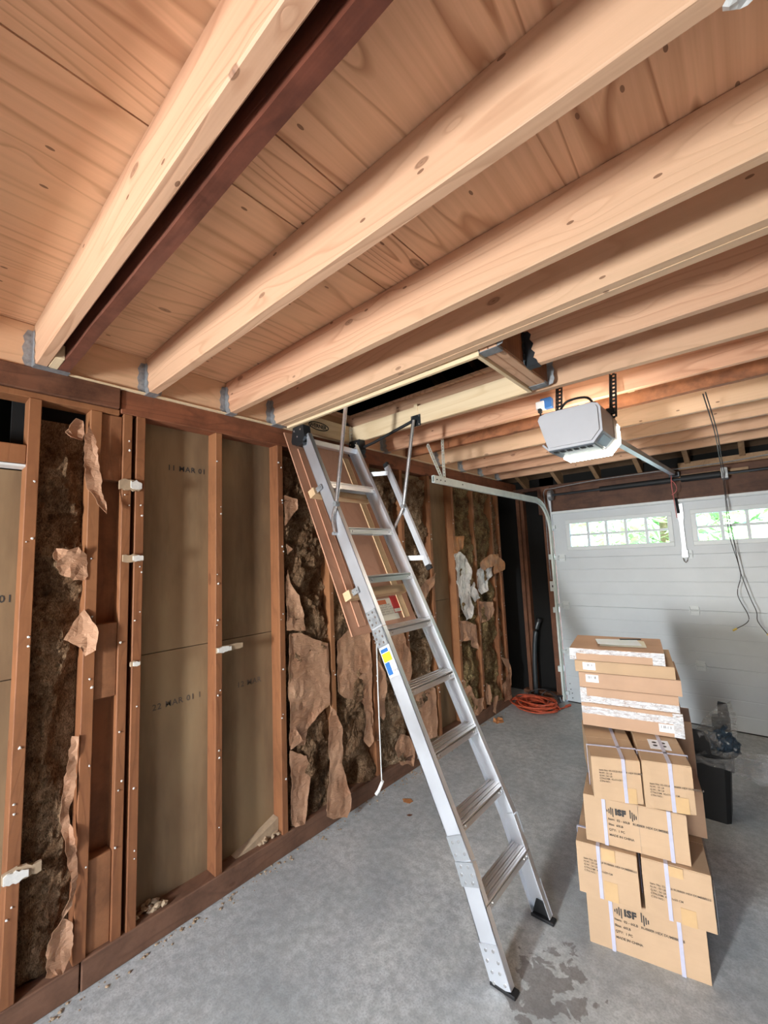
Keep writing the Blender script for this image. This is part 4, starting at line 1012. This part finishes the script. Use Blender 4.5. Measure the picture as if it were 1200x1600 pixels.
logo(t, d, -.098, .130, .027); front_text(t, d, FRONT_TXT, .0124, -.095, .106, M_ink_grey, .00035, line=1.7); strap_loop(t, w, d+.009, h, -.108, 'y'); strap_loop(t, w, d+.009, h, .128, 'y')
obj('panel_crease', box(.018, .020, -d/2-.0052, -d/2-.004, 0, h), M_card_in, t, local=True)
carton('plain cardboard box behind the middle printed box', (1.53, 2.285), (1.925, 2.362), .412, .22, .188, M_card_d)
carton('brown box on the floor in the back row, hidden behind the front cartons', (1.50, 2.62), (1.86, 2.67), 0, .22, .40, M_card_d)
carton('dark brown box in the back row just under the flat cartons', (1.52, 2.62), (1.875, 2.67), .402, .22, .385, M_card_d)
t, w, d, h = carton('left strapped cardboard box with rounded corner under the flat cartons', (1.572, 2.045), (1.748, 2.105), .603, .42, .172, rot=R(21))
front_text(t, d, END_TXT, .0098, -.066, .118, M_ink_grey, .00015, line=1.15); front_tape(t, d, .045, 0, .06); strap_loop(t, w, d+.009, h, .03, 'y'); strap_loop(t, w+.01, d, h, -.095, 'x', .010)
front_text(t, d, 'ISF', .03, -.02, .3, M_ink, .002) if False else None
t, w, d, h = carton('right strapped cardboard box with white diagram sticker under the flat cartons', (1.756, 2.100), (1.924, 2.142), .603, .42, .184, rot=R(17))
front_text(t, d, END_TXT, .0098, -.066, .095, M_ink_grey, .00015, line=1.15); front_tape(t, d, .04, 0, .06); strap_loop(t, w, d+.009, h, .012, 'y'); strap_loop(t, w+.01, d, h, -.115, 'x', .010)
lb = obj('label', box(-.035, .045, -.08, .02, h+.0005, h+.0014), M_label, t, local=True)
bm = bmesh.new()
for px, py in ((-.012, -.012), (.022, -.012), (-.012, -.045), (.022, -.045)): disc(bm, (px, py, h+.0017), Z, .010, .0006, 6)
obj('label_symbols', bm, M_ink, lb, local=True)
def flat(label, x0, x1, z0, z1, d, rz, mat=M_card_d, yoff=0):
    a = Vector((x0, 2.35+(x0-1.5)*math.tan(rz)+yoff)); b = Vector((x1, 2.35+(x1-1.5)*math.tan(rz)+yoff))
    return carton(label, a, b, z0, d, z1-z0, mat, bulge=.001)
def barcode(t, d, x, z, w=.058, h=.036):
    l = obj('label', box(x, x+w, -d/2-.003, -d/2-.0022, z, z+h), M_label, t, local=True); bm = bmesh.new(); q = x+.008; r3 = random.Random(int(x*1000))
    while q < x+w-.01:
        b = r3.choice((.001, .0016, .003)); box(q, q+b, -d/2-.0036, -d/2-.003, z+h*.48, z+h*.82, bm=bm); q += b+r3.choice((.0012, .002, .004))
    obj('barcode', bm, M_ink_grey, l, local=True)
def clear_tape(t, w, d, z0, z1, x0=None, x1=None, top=None):
    x0 = -w/2 if x0 is None else x0; x1 = w/2 if x1 is None else x1; bm = bmesh.new()
    n = 40; prev = None
    for i in range(n+1):
        x = x0+(x1-x0)*i/n; y = -d/2-.0028+noise.noise(Vector((x*60, z0*90, 1)))*.0012
        cur = [bm.verts.new((x, y, z0+noise.noise(Vector((x*30, z0*70, 3)))*.002)), bm.verts.new((x, y-.0004, z1+noise.noise(Vector((x*25, z1*60, 7)))*.002))]
        if prev: bm.faces.new((prev[0], cur[0], cur[1], prev[1]))
        prev = cur
    solidify(obj('clear_tape', bm, M_cleartape, t, local=True), .0004)
t, w, d, h = flat('lowest and thickest of the five flat cartons', 1.458, 1.877, .790, .898, .39, R(10.5)); clear_tape(t, w, d, .058, .092); barcode(t, d, .115, .018); clear_tape(t, w, d, .0, h, w/2-.04)
t, w, d, h = flat('flat carton second from the bottom with shiny tape along its lower edge', 1.458, 1.868, .900, .974, .39, R(10.5)); clear_tape(t, w, d, .002, .034, -w/2+.03); clear_tape(t, w, d, .0, h, -w/2, -w/2+.03)
t, w, d, h = flat('flat carton third from the bottom with a white barcode label', 1.458, 1.884, .976, 1.048, .39, R(10.5)); barcode(t, d, -.185, .026)
t, w, d, h = flat('flat carton second from the top with a label near its left end', 1.444, 1.866, 1.050, 1.106, .40, R(10.5), M_card); barcode(t, d, -.178, .012)
t, w, d, h = flat('topmost flat carton carrying loose papers', 1.424, 1.832, 1.108, 1.166, .37, R(10.5), M_card_d); clear_tape(t, w, d, .034, .057); clear_tape(t, w, d, 0, h, w/2-.05); clear_tape(t, w, d, 0, h, -w/2-.001, -w/2+.03)
ps = thing('paper_sheet', 'cream sheets of paper lying on the topmost flat carton', 'paper', (1.63, 2.53, 1.168), R(14))
for k, (rz, w_, h_) in enumerate(((.0, .21, .16), (.09, .2, .15))):
    out = [(-w_/2, -h_/2), (w_/2, -h_/2), (w_/2, h_/2), (-w_/2, h_/2)]
    bm = sheet(out, .03, lambda u, v, e, k=k, rz=rz: Vector((u*math.cos(rz)-v*math.sin(rz)-.02*k, u*math.sin(rz)+v*math.cos(rz)+.01, .0025+k*.006+max(0, noise.noise(Vector((u*9, v*9, k))))*.012)), 0)
    solidify(obj('sheet', bm, M_cream if k == 0 else M_label, ps, local=True), .0008)
bm = bmesh.new(); obox(bm, (.04, .03, .022), Vector((.97, .2, 0)).normalized(), Vector((-.2, .97, 0)).normalized(), Z, .10, .012, .005, .001); obj('pen', bm, M_black, ps, local=True)

# ================================================================== BIN AND PLASTIC
bn = thing('trash_bin', 'black plastic bin standing behind the carton stack', 'bin', (1.83, 3.46, 0))
bm = bmesh.new(); rings = []
for z, hw, hd in ((0, .105, .10), (.375, .135, .13), (.385, .142, .137), (.395, .142, .137), (.395, .130, .125), (.02, .10, .095)):
    rings.append([bm.verts.new((1.83+sx_*hw, 3.46+sy2*hd, z)) for sx_, sy2 in ((-1, -.8), (-.8, -1), (.8, -1), (1, -.8), (1, .8), (.8, 1), (-.8, 1), (-1, .8))])
for A, B in zip(rings, rings[1:]):
    for j in range(8): bm.faces.new((A[j], A[(j+1) % 8], B[(j+1) % 8], B[j]))
bm.faces.new(rings[0]); bm.faces.new(rings[-1])
part('bin_body', bm, M_black, bn)
bm = bmesh.new(); prism([(-.09, 0), (.09, 0), (.085, .10), (.06, .14), (-.06, .14), (-.085, .1)], (1.79, 3.34, .385), X, Z, Y, .012, bm); part('bin_lid', bm, M_black, bn)
fp = thing('foam_packing', 'upright dark foam packing piece wrapped in clear plastic in the bin', 'packaging', (1.93, 3.50, .30))
bm = bmesh.new(); prism([(0, .25), (.085, .25), (.095, .56), (.085, .655), (.04, .66), (.035, .58), (.0, .57)], (1.885, 3.50, 0), X, Z, Y, .05, bm); part('foam_block', bm, M_blackmatte, fp)
def film(name, outline, o_, a, b, amp, parent, seed, mat=M_film, step=.018):
    n = a.cross(b)
    def fn(u, v, e): return Vector(o_)+a*u+b*v+n*(noise.fractal(Vector((u*9, v*9, seed)), 1, 2, 4)*amp)
    return solidify(part(name, sheet(outline, step, fn, .004), mat, parent), .0008)
film('plastic_wrap', [(-.10, .46), (-.02, .58), (.05, .66), (.11, .69), (.13, .60), (.12, .45), (.02, .40)], (1.885, 3.485, 0), X, Z, .03, fp, 2)
bb = thing('plastic_bag', 'crumpled slate blue plastic bag in the bin', 'bag', (1.93, 3.44, .36))
bm = bmesh.new(); bmesh.ops.create_icosphere(bm, subdivisions=4, radius=1)
for v in bm.verts:
    p = v.co.copy(); k = 1+noise.fractal(p*2.3, 1, 2, 4)*.35; v.co = Vector((1.935+p.x*.075*k, 3.43+p.y*.06*k, .43+p.z*.085*k))
part('bag_body', bm, M_bluebag, bb, smooth=False)
bm = bmesh.new(); tube([(1.935, 3.43, .50), (1.945, 3.43, .53), (1.96, 3.425, .55)], .012, 6, bm); part('bag_knot', bm, M_bluebag, bb)
pf = thing('plastic_sheet', 'long crinkled clear plastic sheet trailing to the right over the bin', 'plastic sheet', (2.1, 3.40, .3))
film('sheet_fold', [(-.02, .36), (.15, .42), (.32, .45), (.50, .50), (.75, .52), (.75, .20), (.55, .22), (.40, .26), (.22, .33), (.0, .34)], (1.73, 3.33, 0), X, Z, .06, pf, 5, M_film, .02)
film('sheet_fold', [(0, .38), (.2, .40), (.42, .43), (.6, .40), (.6, .30), (.3, .33), (.0, .36)], (1.72, 3.31, 0), X, Z, .05, pf, 8, M_film, .02)
film('sheet_fold', [(-.1, .46), (.0, .52), (.12, .53), (.15, .42), (.1, .36), (-.05, .38)], (1.79, 3.36, 0), X, Z, .05, pf, 9, M_film, .02)

# ================================================================== SCRAPS
def scrap(name, label, y0, y1, z, h, gy, seed, tilt=0, group=None):
    """torn end of gypsum board still nailed to a stud: tan face paper with a broken white core"""
    r3 = random.Random(seed); root = thing(name, label, 'drywall scrap', (.01, (y0+y1)/2, z), group=group)
    def slab(a, b, hh, x0, x1, mat, nm):
        n = 9; out = []
        for i in range(n): u = i/(n-1); out.append((a+(b-a)*u, z+tilt*(a+(b-a)*u-y0)+hh*(.5-.35*abs(u-.4))*r3.uniform(.7, 1.1)))
        for i in range(n): u = 1-i/(n-1); out.append((a+(b-a)*u, z+tilt*(a+(b-a)*u-y0)-hh*(.5-.3*abs(u-.5))*r3.uniform(.7, 1.1)))
        part(nm, prism(out, (x0, 0, 0), Y, Z, X, x1-x0), mat, root)
    slab(y0, y1, h, .003, .016, M_gyp_paper, 'face_paper'); slab(gy[0], gy[1], h*.8, .015, .024, M_gyp, 'gypsum_core')
scrap('drywall_scrap', 'broken drywall scrap nailed near the top of the paired studs', .672, .768, 2.06, .062, (.718, .765), 1)
scrap('drywall_scrap', 'broken drywall scrap nailed halfway down the paired studs', .694, .779, 1.716, .042, (.734, .778), 2)
scrap('drywall_scrap', 'tiny drywall scrap low on the right one of the paired studs', .735, .778, 1.236, .028, (.745, .772), 3)
scrap('drywall_scrap', 'pointed white drywall scrap on the stud between the two bare sheathing bays', 1.148, 1.297, 1.22, .042, (1.150, 1.225), 4, .03)
scrap('drywall_scrap', 'large torn drywall scrap on the nearest stud close to the floor', .325, .44, .556, .055, (.328, .40), 5, -.03)
def debris(name, label, out, mat, h=.006, cat='scrap', seed=0):
    def fn(u, v, e): return Vector((u, v, .0015+max(0, noise.noise(Vector((u*30, v*30, seed))))*h))
    o = obj(name, sheet(out, .012, fn, .003), mat); solidify(o, .0015); tag(o, label, cat)
debris('paper_scrap', 'small brown paper scrap on the floor left of the ladder', [(.185, 2.41), (.215, 2.385), (.26, 2.40), (.265, 2.43), (.23, 2.45)], M_kraft_o, .006, seed=1)
debris('dirt_clump', 'small dark dirt clump on the floor before the sill', [(.325, 2.28), (.345, 2.285), (.35, 2.31), (.33, 2.30)], M_darkplate, .012, seed=2)
debris('paper_scrap', 'crumpled orange paper scrap on the floor below the hanging kraft strips', [(.06, 4.02), (.12, 3.98), (.16, 4.06), (.12, 4.12), (.05, 4.10)], M_kraft_o, .05, seed=3)
o = obj('paper_tag', sheet([(2.255, .79), (2.30, .785), (2.335, .80), (2.33, .835), (2.28, .84), (2.25, .825)], .01, lambda u, v, e: Vector((u, v, 2.5185-max(0, noise.noise(Vector((u*40, v*40, 1))))*.015)), .003), M_white)
solidify(o, .001); tag(o, 'small torn white paper tag stapled under a new joist near the camera', 'paper tag')
r4 = random.Random(5); bm = bmesh.new()
for i in range(260):
    y = r4.uniform(.2, 4.3); x = .008+abs(r4.gauss(0, .035)); s = r4.uniform(.002, .007)
    t = bmesh.new(); bmesh.ops.create_icosphere(t, subdivisions=1, radius=s)
    for v in t.verts: v.co = Vector((x+v.co.x*r4.uniform(.7, 1.6), y+v.co.y*r4.uniform(.7, 1.6), s*.5+v.co.z*.6))
    merge(bm, t)
o = obj('plaster_crumbs', bm, M_gyp_paper); tag(o, 'loose plaster crumbs and dirt along the foot of the left wall', 'crumbs', kind='stuff')

for o in list(COL.objects):
    if o.parent: continue
    if o.name.startswith('insulation_batt'): o['group'] = 'insulation batts between the studs'
    elif o.name.startswith('drywall_scrap'): o['group'] = 'drywall scraps left on the studs'
    elif o.name.startswith('garden_tree'): o['group'] = 'trees outside the garage door'
    elif o.name.startswith('carton'): o['group'] = 'flat cartons on top of the stack' if 'flat carton' in o['label'] and 'under' not in o['label'] and 'row' not in o['label'] else 'cardboard boxes stacked on the floor'
